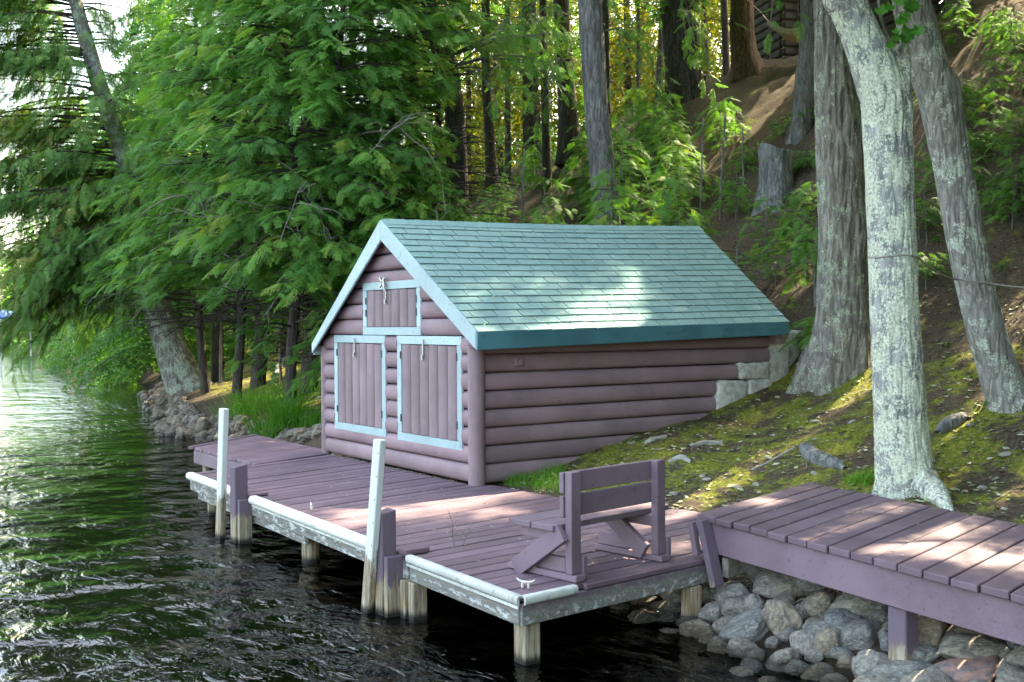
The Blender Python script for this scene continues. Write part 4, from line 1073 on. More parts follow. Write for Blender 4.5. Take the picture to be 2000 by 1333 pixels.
# ---- gaps in the canopy that let the sun through to the roof, the dock, the walkway and the bank
def hp(u, v, ax, val): return on_plane(u, v, ax, val)
def roof_hit(u, v):
    d = ray(u, v); t = ((FE - CAM) @ NRM) / (d @ NRM); return CAM + d * t
SUNSPOTS = [(roof_hit(u, v), r_) for u, v, r_ in ((1195, 530, .12), (1030, 550, .06), (1055, 575, .08), (878, 562, .09), (905, 592, .11), (985, 605, .07))]
SUNSPOTS += [(hp(u, v, 2, 0.0), r_) for u, v, r_ in ((640, 1010, .16), (680, 1025, .14), (800, 1005, .16), (860, 985, .2), (920, 975, .18), (970, 965, .16), (930, 1010, .12), (1330, 1000, .2), (1345, 1020, .15), (1290, 1045, .12), (1190, 1085, .13), (1230, 1105, .10), (1215, 1112, .08), (1000, 1125, .1), (1060, 1110, .08))]
SUNSPOTS += [(hp(u, v, 2, .32), r_) for u, v, r_ in ((1075, 1005, .14), (1180, 990, .12))]
SUNSPOTS += [(hp(u, v, 2, WZ), r_) for u, v, r_ in ((1480, 985, .12), (1545, 962, .12), (1640, 1085, .12), (1700, 1050, .18), (1770, 1030, .18), (1800, 1060, .2), (1840, 1030, .16), (1860, 1085, .16), (1965, 1110, .16), (1990, 1095, .18), (1750, 990, .1))]
SUNSPOTS += [(ground_hit(u, v), r_) for u, v, r_ in ((1670, 790, .22), (1650, 830, .16), (1695, 745, .14), (1940, 880, .22), (1975, 960, .22), (1900, 990, .14), (1965, 905, .14), (1640, 760, .10), (1985, 620, .12), (1960, 690, .1), (1890, 825, .12), (1480, 940, .12), (1380, 935, .12), (1540, 905, .10), (470, 745, .8), (520, 740, .7), (430, 765, .6), (545, 805, .9), (600, 800, .7), (480, 800, .7), (1530, 570, .3), (1990, 830, .1), (1890, 690, .08), (430, 700, .5), (1040, 940, .08), (1450, 900, .08))]
SP = np.array([q for q, _ in SUNSPOTS]); SR = np.array([q for _, q in SUNSPOTS])
def sun_gap(P, grow=.06):
    k = np.ones(len(P), bool)
    for q, r_ in zip(SP, SR):
        d = P - q; t = d @ SUN_DIR; perp = np.linalg.norm(d - t[:, None] * SUN_DIR[None], axis=1)
        k &= ~((t > .3) & (perp < r_ + grow))
    return k
def out_of_frame(P, m=60):
    u, v, z = project(P); return ~((z > 0) & (u > -m) & (u < 2000 + m) & (v > -m - 40) & (v < 1400))
BIRD = lambda P: sun_gap(P) & out_of_frame(P)

def base_of(u, v): g = ground_hit(u, v); return g, depth_of(g)
def tree(name, label, pts, base_px, mat, ztop=None, group=None, cat='tree', nA=24, nL=70, amp=.07, freq=9, zf=1.6, flare=.35, fh=.5, seed=0, lean=0.0, drift=(0, 0), depth=None, knobs=(), taper=.35):
    g, d = base_of(*base_px)
    if depth: d = depth
    path, rad = px_path(pts, d, lean)
    root = empty(name, tuple(path[0]), label, cat, group)
    if ztop: path, rad = rise(path, rad, ztop, taper, drift)
    path, rad = sink(path, rad)
    V, F, P_, r_ = trunk_arrays(path, rad, nA, nL, amp, freq, zf, flare, fh, seed=seed, knobs=knobs)
    tr = put('trunk', make_mesh('trunk', V, F, mat, True), root)
    return root, tr, P_, d

# the lichened maple behind the walkway
d1 = base_of(1775, 960)[1]
maple, mt, _, _ = tree('maple_tree', 'forked maple covered in pale green lichen behind the walkway',
    [(1777, 975, 118), (1768, 930, 104), (1763, 880, 98), (1757, 800, 93), (1752, 700, 90), (1747, 600, 88), (1744, 500, 88), (1740, 420, 88), (1737, 340, 88), (1733, 260, 90), (1731, 205, 93), (1717, 160, 88), (1698, 110, 78), (1675, 55, 72), (1655, 10, 70), (1638, -40, 68)],
    (1775, 960), M['bark_lichen'], 9.5, nA=120, nL=460, amp=.085, freq=22, zf=3.0, flare=.55, fh=.22, seed=3, drift=(-.6, -.2))
def side_stem(parent, pts, d, mat, seed, nA=40, nL=80, amp=.07, name='stem', cap=False):
    path, rad = px_path(pts, d)
    V, F, P_, r_ = trunk_arrays(path, rad, nA, nL, amp, 22, 3.0, 0, .5, seed=seed)
    return put(name, make_mesh(name, V, F, mat, True), parent)
side_stem(maple, [(1748, 215, 50), (1754, 180, 46), (1758, 150, 40), (1760, 120, 36), (1758, 96, 34), (1757, 88, 20), (1757, 86, 2)], d1 + .03, M['bark_lichen'], 5)
side_stem(maple, [(1752, 110, 10), (1732, 70, 8), (1722, 40, 7), (1716, 0, 6), (1712, -60, 5)], d1 + .03, M['bark_hem'], 6, 8, 20, .03, 'shoot')
side_stem(maple, [(1756, 100, 6), (1764, 70, 5), (1768, 40, 4), (1765, -10, 4), (1760, -50, 3)], d1 - .05, M['bark_hem'], 7, 8, 20, .03, 'shoot')
def root_limb(parent, pts, mat, seed=0, name='root', n=26):
    """a surface root lying on the ground: (u, v, width px)"""
    path, rad = [], []
    for u, v, w in pts:
        g = ground_hit(u, v); d = depth_of(g); path.append(g + np.array((0, 0, w * .22 / CF * d))); rad.append(w / 2 / CF * d)
    V, F, _, _ = trunk_arrays(path, rad, 22, n, .30, 26, 9, 0, seed=seed)
    return put(name, make_mesh(name, V, F, mat, True), parent)
root_limb(maple, [(1790, 945, 62), (1815, 965, 50), (1838, 985, 34), (1855, 1000, 16), (1866, 1012, 4)], M['bark_lichen'], 2)
root_limb(maple, [(1740, 950, 50), (1722, 962, 30), (1708, 972, 12), (1698, 978, 3)], M['bark_lichen'], 4)
# maple leaves hanging in the fork
def leaf_outline():
    half = [(0, 0), (.10, -.06), (.30, -.10), (.26, .06), (.55, .10), (.46, .24), (.60, .44), (.34, .40), (.26, .46), (.20, .62), (.10, .78), (0, 1.0)]
    return half
H_ = leaf_outline()
lv = [(0, .02, 0)] ; 
def leaf_mesh(seed):
    r = np.random.default_rng(seed); V = [(0, 0, 0), (0, .5, .02), (0, 1, -.05)]; F = []
    for s in (1, -1):
        ring = []
        for x, y in H_[1:-1]:
            ring.append(len(V)); V.append((s * x * r.uniform(.9, 1.08), y * r.uniform(.95, 1.05), -.18 * abs(x) - .06 * y * y + r.uniform(-.03, .03)))
        seq = [0] + ring + [2]
        for a, b in zip(seq[:-1], seq[1:]): F.append((1, a, b) if s > 0 else (1, b, a))
    return make_mesh('leaf', V, F, M['maple'])
LEAVES = [leaf_mesh(q) for q in range(4)]
for k, (u, v, w, rot) in enumerate([(1742, 12, 34, 185), (1765, 18, 30, 160), (1775, 34, 32, 190), (1787, 28, 26, 150), (1720, 36, 24, 200), (1738, 28, 22, 175), (1762, 56, 24, 170), (1772, 47, 24, 140), (1755, 52, 16, 215), (1770, 78, 26, 170), (1786, 80, 26, 120), (1797, 76, 24, 150), (1765, 94, 28, 180), (1747, 86, 18, 195), (1738, 100, 18, 180), (1700, 2, 20, 170), (1812, 2, 22, 190), (1692, 4, 18, 200), (1780, 10, 26, 165), (1750, 70, 14, 190)]):
    c = at_depth(u, v - w * .35, d1 - .22 - .03 * (k % 4)); s_ = w / CF * d1 * 1.05
    m = vrot.to_4x4() @ Matrix.Rotation(R(rot + 180) , 4, 'Y') @ Matrix.Rotation(R(180), 4, 'Z') @ Matrix.Rotation(R(90 + rr.uniform(-35, 25)), 4, 'X') @ Matrix.Rotation(rr.uniform(-.5, .5), 4, 'Y')
    put('leaf', LEAVES[k % 4], maple, tuple(c), m.to_euler(), (s_, s_, s_))
# big hemlock beside the boathouse
hem, _, P2, d2 = tree('hemlock_tree', 'thick furrowed hemlock trunk standing beside the back corner of the boathouse',
    [(1632, 742, 112), (1640, 690, 104), (1646, 620, 98), (1649, 540, 94), (1650, 440, 93), (1648, 340, 94), (1644, 240, 95), (1641, 140, 92), (1638, 40, 88), (1636, -40, 86)],
    (1630, 730), M['bark_hem'], 21, nA=120, nL=420, amp=.13, freq=17, zf=2.2, flare=.62, fh=.42, seed=8)
root_limb(hem, [(1600, 715, 70), (1580, 735, 46), (1562, 752, 18), (1552, 760, 4)], M['bark_hem'], 3)
# leaning grey maple on the right
m3, _, P3, d3 = tree('maple_tree', 'leaning grey maple trunk with a knobbly bend on the mossy bank',
    [(1975, 795, 84), (1957, 745, 74), (1943, 700, 70), (1925, 640, 68), (1905, 560, 66), (1888, 480, 66), (1874, 400, 66), (1861, 330, 67), (1850, 270, 70), (1842, 225, 74), (1832, 185, 76), (1815, 140, 74), (1799, 85, 72), (1786, 25, 70), (1776, -40, 68)],
    (1968, 785), M['bark_grey'], 13, nA=100, nL=380, amp=.09, freq=22, zf=2.6, flare=.35, fh=.22, seed=12, drift=(-.8, .5),
    knobs=[(at_depth(1872, 160, d3q) if False else at_depth(1872, 160, base_of(1968, 785)[1]), .10, .05)])
root_limb(m3, [(1960, 775, 50), (1980, 790, 40), (2010, 800, 28)], M['bark_grey'], 6)
TR = {}
def simple(key, label, pts, base, mat, ztop, seed, **kw):
    TR[key] = tree('conifer_tree', label, pts, base, mat, ztop, seed=seed, nA=kw.pop('nA', 40), nL=kw.pop('nL', 140), amp=kw.pop('amp', .10), freq=12, zf=1.6, flare=kw.pop('flare', .35), **kw); return TR[key]
simple('t4', 'slim grey trunk beside the sawn stump on the slope', [(1560, 268, 42), (1566, 225, 37), (1570, 170, 35), (1577, 90, 32), (1580, 0, 31), (1582, -40, 30)], (1555, 268), M['bark_mid'], 20, 21)
simple('t5', 'tall grey ridged trunk rising straight behind the boathouse roof', [(1188, 490, 56), (1184, 430, 52), (1177, 340, 49), (1168, 250, 47), (1161, 150, 46), (1155, 50, 46), (1152, -40, 45)], (1188, 470), M['bark_mid'], 22, 22, nA=60, nL=260, depth=19.5)
simple('t6', 'dark leaning trunk behind the boathouse gable', [(897, 450, 44), (894, 380, 41), (892, 300, 39), (887, 210, 36), (874, 120, 33), (850, 40, 30), (832, -30, 28)], (893, 440), M['bark_dark'], 18, 23, depth=24)
simple('t7', 'broad red-brown trunk on the sunlit crest beside the hammock', [(1458, 138, 62), (1452, 100, 48), (1449, 50, 45), (1450, -20, 44)], (1455, 135), M['bark_red'], 21, 24)
simple('t8', 'stout dark trunk on the slope standing in front of a twin', [(1330, 215, 62), (1325, 150, 50), (1319, 60, 47), (1316, -20, 46)], (1325, 205), M['bark_dark'], 21, 25)
simple('t8b', 'dark trunk half hidden behind a stouter one on the slope', [(1352, 190, 40), (1350, 100, 34), (1348, -20, 32)], (1352, 185), M['bark_dark'], 20, 26)
simple('t9', 'straight dark trunk edged by sunlit yellow leaves', [(1270, 190, 34), (1262, 120, 28), (1256, 40, 27), (1252, -20, 26)], (1270, 215), M['bark_dark'], 20, 27)
simple('t10', 'dark trunk in the sunlit gap above the roof ridge', [(1034, 300, 24), (1032, 200, 21), (1030, 100, 20), (1029, -20, 19)], (1033, 330), M['bark_dark'], 19, 28)
simple('t11', 'pair-side dark trunk among the ferny gap above the gable', [(960, 340, 22), (955, 250, 19), (950, 150, 17), (948, -20, 16)], (960, 345), M['bark_dark'], 18, 29, depth=30)
simple('t13', 'dark trunk just beyond the tall grey ridged trunk', [(1112, 300, 44), (1108, 200, 36), (1100, 100, 32), (1096, -20, 30)], (1112, 315), M['bark_dark'], 20, 30)
simple('t14', 'dark trunk behind the tall grey ridged trunk', [(1186, 320, 26), (1182, 200, 22), (1180, 100, 21), (1180, -20, 20)], (1186, 300), M['bark_dark'], 20, 31, depth=27)
# slender trunks on the crest
SL = [(978, 335, 12, 'a'), (992, 330, 11, 'a'), (1003, 325, 8, ''), (1052, 300, 13, ''), (1068, 290, 16, ''), (1082, 285, 10, ''), (1210, 240, 10, ''), (1228, 230, 14, ''), (1285, 205, 13, ''), (1300, 200, 8, ''), (1380, 170, 12, ''), (1405, 160, 10, ''), (1420, 150, 14, ''), (1545, 118, 13, ''), (1500, 128, 7, ''), (935, 345, 14, ''), (915, 350, 10, ''), (1140, 280, 10, ''), (1015, 318, 7, ''), (1245, 225, 7, '')]
rs = np.random.default_rng(31)
for k, (u, v, w, _) in enumerate(SL):
    if k in (2, 5, 6, 9, 11, 15, 17, 18): continue
    dd = rs.uniform(29, 40); b = at_depth(u, v, dd); gz = float(terrain(b[0], b[1])[0]); ln = rs.uniform(-14, 14)
    pts = [(u, v + (b[2] - gz) / dd * CF, w * 1.2), (u + ln * .3, v - 80, w), (u + ln * .7, v - 200, w * .92), (u + ln, v - 420, w * .8)]
    path, rad = px_path(pts, dd)
    root = empty('slender_tree', tuple(path[0]), 'slender dark trunk on the crest against sunlit leaves', 'tree', 'slender trunks on the crest')
    path, rad = rise(path, rad, 17); path, rad = sink(path, rad)
    V, F, _, _ = trunk_arrays(path, rad, 10, 40, .08, 12, 1.6, .2, seed=60 + k)
    put('trunk', make_mesh('trunk', V, F, M['bark_dark'], True), root)
# thin stems in the undergrowth
for k, (u, v, h, w, dd) in enumerate([(603, 700, 150, 9, 21), (632, 690, 120, 6, 20), (590, 690, 140, 5, 22), (548, 680, 90, 6, 24), (430, 690, 100, 7, 27), (1018, 470, 180, 5, 20), (1405, 470, 250, 5, 19), (1368, 430, 200, 4, 20), (470, 690, 110, 8, 28), (505, 680, 120, 7, 28), (1452, 400, 150, 4, 20), (655, 640, 120, 6, 19)]):
    b = at_depth(u, v, dd); gz = float(terrain(b[0], b[1])[0]); ln = rs.uniform(-16, 16)
    path, rad = px_path([(u, v, w), (u + ln * .3, v - h * .4, w * .9), (u + ln, v - h, w * .6)], dd); path[0][2] = min(path[0][2], gz)
    root = empty('sapling', tuple(path[0]), 'thin bare sapling stem in the undergrowth', 'sapling', 'bare sapling stems in the undergrowth'); path, rad = sink(path, rad, .2)
    V, F, _, _ = trunk_arrays(path, rad, 8, 24, .06, 12, 1.6, 0, seed=90 + k); put('stem', make_mesh('stem', V, F, M['bark_mid'], True), root)

# ---- leaning lakeside tree on the left
lean, _, P16, d16 = tree('cedar_tree', 'old leaning tree with lichened bark bending over the lake, drooping sprays',
    [(372, 768, 74), (356, 735, 66), (340, 695, 61), (322, 645, 55), (305, 590, 50), (291, 520, 46), (280, 455, 41), (264, 380, 37), (240, 300, 34), (215, 230, 32), (195, 170, 30), (172, 95, 28), (152, 20, 26), (140, -40, 24)],
    (368, 765), M['bark_lean'], 13.5, nA=80, nL=320, amp=.09, freq=12, zf=1.8, flare=.40, fh=.5, seed=41, drift=(-1.0, .3))
rl = np.random.default_rng(77)
cr = Crown()
LFT = math.atan2(-RT[1], -RT[0]); RGT = LFT + math.pi; TOW = math.atan2(-FW[1], -FW[0])
ax16 = P16[::6]
for k in range(125):           # limbs reach to the lake side and towards the light
    f = (k + rl.random()) / 125; z = 2.2 + 9.4 * f
    p = np.array([np.interp(z, ax16[:, 2], ax16[:, q]) for q in (0, 1)] + [z])
    side = rl.random()
    az = LFT + rl.uniform(-.9, .9) if side < .66 else (TOW + rl.uniform(-.9, .9) if side < .86 else RGT + rl.uniform(-.6, .6))
    L = (rl.uniform(2.2, 4.6) if side < .66 else rl.uniform(1.2, 2.4)) * (1 - .35 * f)
    limb(cr, rl, p, az, L, rise_=.12, droop=rl.uniform(.05, .38) if f > .25 else .45, sc=(.55, 1.0), spacing=.066, rad=.03, first=.16, hang=.8, clump=True)
for k in range(34):           # low limbs that droop to the water
    z = rl.uniform(2.6, 4.2); p = np.array([np.interp(z, ax16[:, 2], ax16[:, q]) for q in (0, 1)] + [z])
    limb(cr, rl, p, LFT + rl.uniform(-.55, .75), rl.uniform(2.5, 4.4), rise_=.05, droop=rl.uniform(.35, .72), sc=(.5, .9), spacing=.10, rad=.035, first=.30, hang=.9, clump=True)
for k in range(70):           # long limbs that fill the view out over the lake
    f = rl.random(); z = 2.6 + 8.5 * f; p = np.array([np.interp(z, ax16[:, 2], ax16[:, q]) for q in (0, 1)] + [z])
    limb(cr, rl, p, LFT + rl.uniform(-.5, .6), rl.uniform(3.4, 5.6), rise_=.12, droop=rl.uniform(.12, .34), sc=(.55, 1.0), spacing=.075, rad=.034, first=.25, hang=.8, clump=True)
for k in range(4):
    z = rl.uniform(2.6, 3.4); p = np.array([np.interp(z, ax16[:, 2], ax16[:, q]) for q in (0, 1)] + [z])
    limb(cr, rl, p, TOW + rl.uniform(-.6, .6), rl.uniform(.9, 1.6), droop=.4, sc=(.6, .95), spacing=.16, rad=.02, hang=1.0)
def keep16(P):
    u, v, z = project(P); tr_ = (np.abs(u - np.interp(v, [450, 520, 590, 645, 768], [280, 291, 305, 322, 372])) < 38) & (v > 520)
    return sun_gap(P, .0) & ~tr_
cr.build('crown', lean, 'lake', M['bark_dark'], keep16)
# bare grey branches on it
def dead_branch(soup, r, p, d, L, rad, gen=0):
    n = 7; pts = [np.array(p, float)]; d = unit(d)
    for _ in range(n - 1):
        d = unit(d + r.normal(size=3) * .22 + np.array((0, 0, -.05))); pts.append(pts[-1] + d * L / (n - 1))
    V, F = tube_arrays(pts, np.linspace(rad, rad * .3, n), 5); soup.add(V, F)
    if gen < 2:
        for k in (2, 3, 4, 5):
            if r.random() < .75: dead_branch(soup, r, pts[k], d + r.normal(size=3) * .9, L * r.uniform(.3, .55), rad * .55, gen + 1)
for (u, v, du, dv, L) in [(300, 215, 1, -.25, 1.4), (270, 310, 1, -.9, 1.6), (285, 345, 1, -.1, 1.5), (330, 430, 1, .1, 1.2), (300, 400, 1, -.2, 1.2), (235, 240, .6, -.7, 1.0), (180, 420, -1, .2, 1.5), (130, 500, -.6, .8, 1.0), (90, 480, -.7, .5, 1.1), (250, 470, -.5, .6, .9), (345, 455, .4, .9, 1.0), (60, 560, -.2, 1, 1.0), (200, 200, .9, -.6, .9)]:
    so = Soup(); p = at_depth(u, v, d16 - rl.uniform(-.4, 1.2)); dead_branch(so, rl, p, RT * du - UP * dv + FW * rl.uniform(-.4, .2), L, .022)
    put('dead_branch', so.mesh('dead_branch', M['deadtwig'], True), lean)

# ---- hemlock wall along the bank between the lake and the boathouse
def hemlock(u, dd, h, label, seed, gn='fine', n=80, len_lo=3.0, len_hi=1.2, z0=1.2, rad=.16, keep=None, az0=None, spread=math.pi, spacing=.14, sc=(.6, 1.0), group=None, xy=None, mat='bark_dark', tilt=0, **kw):
    b = at_depth(u, 640, dd) if xy is None else np.array((xy[0], xy[1], 0)); gz = float(terrain(b[0], b[1])[0]); b = np.array((b[0], b[1], gz))
    root = empty('hemlock_tree', tuple(b), label, 'tree', group)
    r = np.random.default_rng(seed)
    path = [b + np.array((tilt * q * .03 + .08 * math.sin(q + seed), .06 * math.cos(q * 1.3 + seed), q)) for q in np.linspace(0, h, 9)]; rr0 = list(np.linspace(rad, rad * .18, 9))
    pa, ra = sink(path, rr0); V, F, P_, _ = trunk_arrays(pa, ra, 20, 70, .10, 12, 1.6, .35, .4, seed=seed)
    put('trunk', make_mesh('trunk', V, F, M[mat], True), root)
    c = Crown(); conifer_crown(c, r, P_, gz + z0, gz + h - .1, n, len_lo, len_hi, az0, spread, spacing=spacing, sc=sc, rad=.02 * min(1, h / 5), **kw)
    c.build('crown', root, gn, M['bark_dark'], keep)
    return root
def keep_wall(P):
    u, v, z = project(P)
    gapR = (u > 905) & (v > 95) & (v < 420) & (z > 15)
    low = (u < 640) & (v > 585 + 25 * np.sin(u * .05))
    return sun_gap(P, .0) & ~gapR & ~low
WALL = [(610, 21.0, 13, 'dense hemlock with bright sprays nearest the gable, left of the boathouse', 4.0), (505, 24.0, 14, 'broad hemlock in the middle of the green wall beside the lake', 4.0), (420, 28.0, 15, 'hemlock filling the gap behind the leaning lakeside tree', 4.0), (725, 23.0, 15, 'tall hemlock whose boughs hang above the gable peak', 3.8), (805, 27.0, 15, 'hemlock with dark inner boughs beside the dark leaning trunk', 3.4), (560, 30.0, 16, 'rear hemlock of the green wall, mostly hidden', 3.6), (690, 31.0, 16, 'rear hemlock behind the gable boughs, mostly hidden', 3.6), (345, 36.0, 15, 'distant hemlock behind the leaning lakeside tree', 4.0), (460, 37.0, 15, 'far hemlock deep behind the green wall', 4.0)]
for k, (u, dd, h, lab, ll) in enumerate(WALL):
    hemlock(u, dd, h, lab, 200 + k, n=165 if k < 5 else 85, len_lo=ll, len_hi=1.0, z0=1.3, keep=keep_wall, rise_=.16, droop=.26, hang=.42, first=.42, clump=True, spacing=.076 if k < 5 else .15, sc=(.42, .88) if k < 5 else (.8, 1.2))
for k, (u, dd, h, lab) in enumerate(((575, 18.6, 9, 'bright-tipped hemlock leading the green wall beside the far dock'), (465, 21.5, 10, 'feathery hemlock at the bank edge behind the sedge'), (665, 18.4, 9, 'feathery hemlock whose tips touch the far barge board'), (775, 19.5, 10, 'lush hemlock rising right behind the gable peak'), (395, 25.0, 10, 'bright hemlock crowding the leaning tree'), (850, 21.0, 9, 'hemlock screening the dark leaning trunk'))):
    hr_ = hemlock(u, dd, h, lab, 520 + k, n=120, len_lo=2.6, len_hi=.9, z0=1.5, keep=keep_wall, az0=TOW, spread=1.7, rise_=.2, droop=.28, hang=.45, first=.35, clump=True, spacing=.075, sc=(.42, .85), rad=.10)
    for q in range(3):      # bare grey branches among the green ones
        so = Soup(); zz = rl.uniform(2.0, 5.5); p = np.array(hr_.location) + np.array((0, 0, zz)); az = TOW + rl.uniform(-1.4, 1.4)
        dead_branch(so, rl, p, np.array((math.cos(az), math.sin(az), rl.uniform(-.1, .3))), rl.uniform(2.0, 2.9), .022); put('dead_branch', so.mesh('dead_branch', M['deadtwig'], True), hr_)
for k, (x, y) in enumerate(((5.2, 27), (7.0, 33), (8.0, 41), (9.5, 50), (12, 60), (9, 25), (11.5, 36))):
    hemlock(0, 0, 13, 'dark hemlock lining the shore beyond the leaning tree', 245 + k, gn='coarse', xy=(x, y), n=80, len_lo=4.2, len_hi=1.0, z0=.4, keep=lambda P: sun_gap(P, .1), spacing=.30, sc=(1.1, 1.7), rise_=.05, droop=.4, hang=.6, group='hemlocks along the shore beyond the leaning tree')
# low bushy young hemlocks in front of the wall
def keep_sap(P):
    u, v, z = project(P); return sun_gap(P, .0) & ~((u > 640) & (u < 1535) & (v > 455) & (z < 15.2))
YOUNG = [(705, 18.5, 5.0), (770, 18.0, 4.4), (840, 18.5, 4.2), (655, 20.0, 5.0), (560, 21.5, 3.6)]
for k, (u, dd, h) in enumerate(YOUNG):
    hemlock(u, dd, h, 'bushy young hemlock crowding the far side of the boathouse', 230 + k, n=60, len_lo=1.7, len_hi=.3, z0=.5, rad=.05, keep=keep_sap, clump=True, spacing=.075, sc=(.36, .65), group='young hemlocks beside the boathouse', rise_=.25, droop=.35, hang=.4)
# hemlock saplings on the slope behind the roof
SAP = [((5.6, 4.6), 2.6), ((6.0, 3.4), 2.0), ((6.8, 5.8), 3.0), ((5.3, 6.2), 2.6), ((6.2, 7.4), 3.0), ((7.8, 6.8), 2.6), ((8.9, 6.6), 1.6), ((5.3, 2.4), 1.6), ((5.2, 1.4), 1.3), ((5.7, .5), 1.1), ((4.9, 8.2), 3.0), ((8.4, 8.2), 2.4), ((9.6, 7.6), 1.8), ((6.3, 1.3), 1.0), ((9.5, 9.5), 2.4), ((10.5, 9.0), 1.8), ((7.0, 4.9), 2.0), ((5.9, 5.3), 2.2)]
for k, (xy, h) in enumerate(SAP):
    hemlock(0, 0, h, 'leafy hemlock sapling on the dim slope behind the boathouse roof', 260 + k, xy=xy, n=26, len_lo=1.05, len_hi=.25, z0=.35, rad=.022, keep=keep_sap, clump=True, spacing=.085, sc=(.30, .55), group='hemlock saplings behind the roof', rise_=.2, droop=.3, hang=.3, mat='bark_mid')
for k in range(26):
    u = rs.uniform(930, 1440); v = np.interp(u, [930, 1560], [372, 190]) + rs.uniform(-20, 120); g = ground_hit(u, v)
    hemlock(0, 0, rs.uniform(1.0, 2.0), 'shaded hemlock sapling among the trunks on the upper slope', 350 + k, xy=(g[0], g[1]), n=14, len_lo=.8, len_hi=.2, z0=.2, rad=.015, keep=None, clump=True, spacing=.12, sc=(.35, .6), group='saplings among the trunks on the slope', rise_=.2, droop=.3, hang=.3, mat='bark_mid')
# saplings on the right-hand bank
for k, (u, v, h) in enumerate([(1890, 250, 1.1), (1950, 300, 1.3), (1985, 400, 1.0), (1935, 200, 1.2), (1860, 215, .8), (1990, 190, 1.3), (1815, 470, .9), (1820, 560, .7), (1985, 450, .9), (1905, 330, .8), (1965, 130, 1.4), (1870, 100, 1.2), (1440, 430, 1.0), (1560, 520, 1.1), (1500, 480, 1.2), (1460, 330, .8), (1430, 300, 1.1), (1585, 440, 1.0), (1515, 560, .8)]):
    g = ground_hit(u, v)
    hemlock(0, 0, h * .75, 'small hemlock seedling on the steep needle-covered bank', 300 + k, xy=(g[0], g[1]), n=12, len_lo=.5, len_hi=.15, z0=.10, rad=.008, keep=lambda P: sun_gap(P, -.1), spacing=.085, sc=(.22, .38), group='hemlock seedlings on the bank', rise_=.3, droop=.3, hang=.2, mat='bark_mid')
hemlock(0, 0, .75, 'little hemlock sprig drooping over the back corner of the roof', 340, xy=(4.55, -.42), n=14, len_lo=.55, len_hi=.2, z0=.25, rad=.010, spacing=.08, sc=(.28, .45), rise_=.3, droop=.3, hang=.4, mat='bark_mid')
for k in range(34):
    u, v = (rs.uniform(1790, 2000), rs.uniform(60, 470)) if k < 22 else (rs.uniform(1420, 1600), rs.uniform(240, 440))
    if abs(u - 1515) < 50 and v > 290: continue
    g = ground_hit(u, v)
    hemlock(0, 0, rs.uniform(.35, .8), 'small hemlock seedling on the steep needle-covered bank', 560 + k, xy=(g[0], g[1]), n=11, len_lo=.5, len_hi=.15, z0=.08, rad=.008, keep=None, spacing=.08, sc=(.22, .4), group='hemlock seedlings on the bank', rise_=.3, droop=.3, hang=.2, mat='bark_mid')
# boughs that hang into the gap from the tall trunks
def bough(key, u0, v0, u1, v1, dd, n_sub=3, sc=(.6, .95), tint=.25):
    root = TR[key][0]; c = Crown(); r = np.random.default_rng(int(u0 + v0))
    a = at_depth(u0, v0, dd + .6); b = at_depth(u1, v1, dd - .6)
    for q in range(n_sub):
        bb_ = b + r.normal(size=3) * .35; hv = bb_ - a; L = float(np.linalg.norm(hv[:2])); az = math.atan2(hv[1], hv[0])
        dz = hv[2] / max(L, .2)
        limb(c, r, a, az, L, rise_=.25, droop=.25 - dz, sc=(.42, .75), spacing=.12, rad=.022, first=.3, hang=.8, tint0=tint, clump=True)
    c.build('bough', root, 'fine', M['bark_mid'], None)
bough('t6', 880, 110, 1060, 60, 20, 4); bough('t6', 885, 60, 1000, 150, 20.5, 4); bough('t6', 890, 130, 1080, 120, 19.5, 3); bough('t6', 880, 30, 780, 180, 20, 4)
bough('t13', 1105, 120, 1035, 210, 24, 4); bough('t10', 1030, 40, 1085, 130, 26, 4); bough('t9', 1256, 40, 1215, 130, 26, 3); bough('t11', 950, 90, 1010, 190, 25, 4); bough('t13', 1108, 30, 1060, 90, 24, 3); bough('t9', 1258, 90, 1290, 170, 26, 3); bough('t14', 1182, 60, 1225, 160, 25, 3)
bough('t6', 890, 150, 985, 250, 20, 2); bough('t5', 1160, -30, 1230, 20, 18.5, 2); bough('t8', 1320, -20, 1375, 70, 21, 4); bough('t8', 1325, 20, 1355, 140, 22, 2); bough('t4', 1575, -60, 1500, 10, 19, 2)
# crowns high above the frame, on the trunks that show
def high_crown(root, P_, z0, z1, seed, n=56, L0=3.6, L1=1.2, gn='coarse', mat='bark_dark', sc=(.8, 1.25), keep=BIRD):
    c = Crown(); r = np.random.default_rng(seed); conifer_crown(c, r, P_[::4], z0, z1, int(n * 1.35), L0, L1, spacing=.21, sc=sc, clear=True, rad=.05, rise_=.1, droop=.25, hang=.5)
    c.build('crown', root, gn, M[mat], keep)
high_crown(hem, P2, 8.0, 20.5, 400, 80, 4.2, 1.2); high_crown(m3, P3, 5.0, 12.8, 401, 60, 4.2, 1.5)
high_crown(maple, np.array([(1.1, -3.6, 3), (.5, -3.9, 6), (.3, -4, 9.5)]).repeat(4, 0) + np.linspace(0, .01, 12)[:, None], 5.4, 9.4, 402, 34, 3.2, 1.6)
for k, (key, z0) in enumerate((('t4', 7.4), ('t5', 9.0), ('t6', 9.5), ('t7', 12.0), ('t8', 11.5), ('t9', 11.5), ('t10', 12), ('t11', 11), ('t13', 11), ('t14', 11))):
    high_crown(TR[key][0], TR[key][2], z0, TR[key][2][-1][2] - .3, 410 + k, (110 if k == 0 else 58) if k < 4 else 34, 4.6 if k == 0 else 4.0, 1.2)
def keep_far(P):
    u, v, z = project(P); hole = (u > 955) & (u < 1120) & (v > 140) & (v < 330) | (u > 1195) & (u < 1250) & (v > 20) & (v < 250) | (u > 1390) & (u < 1425) & (v < 150) | (u > 1488) & (u < 1560)
    return ~hole & (v < 320) & sun_gap(P, 0)
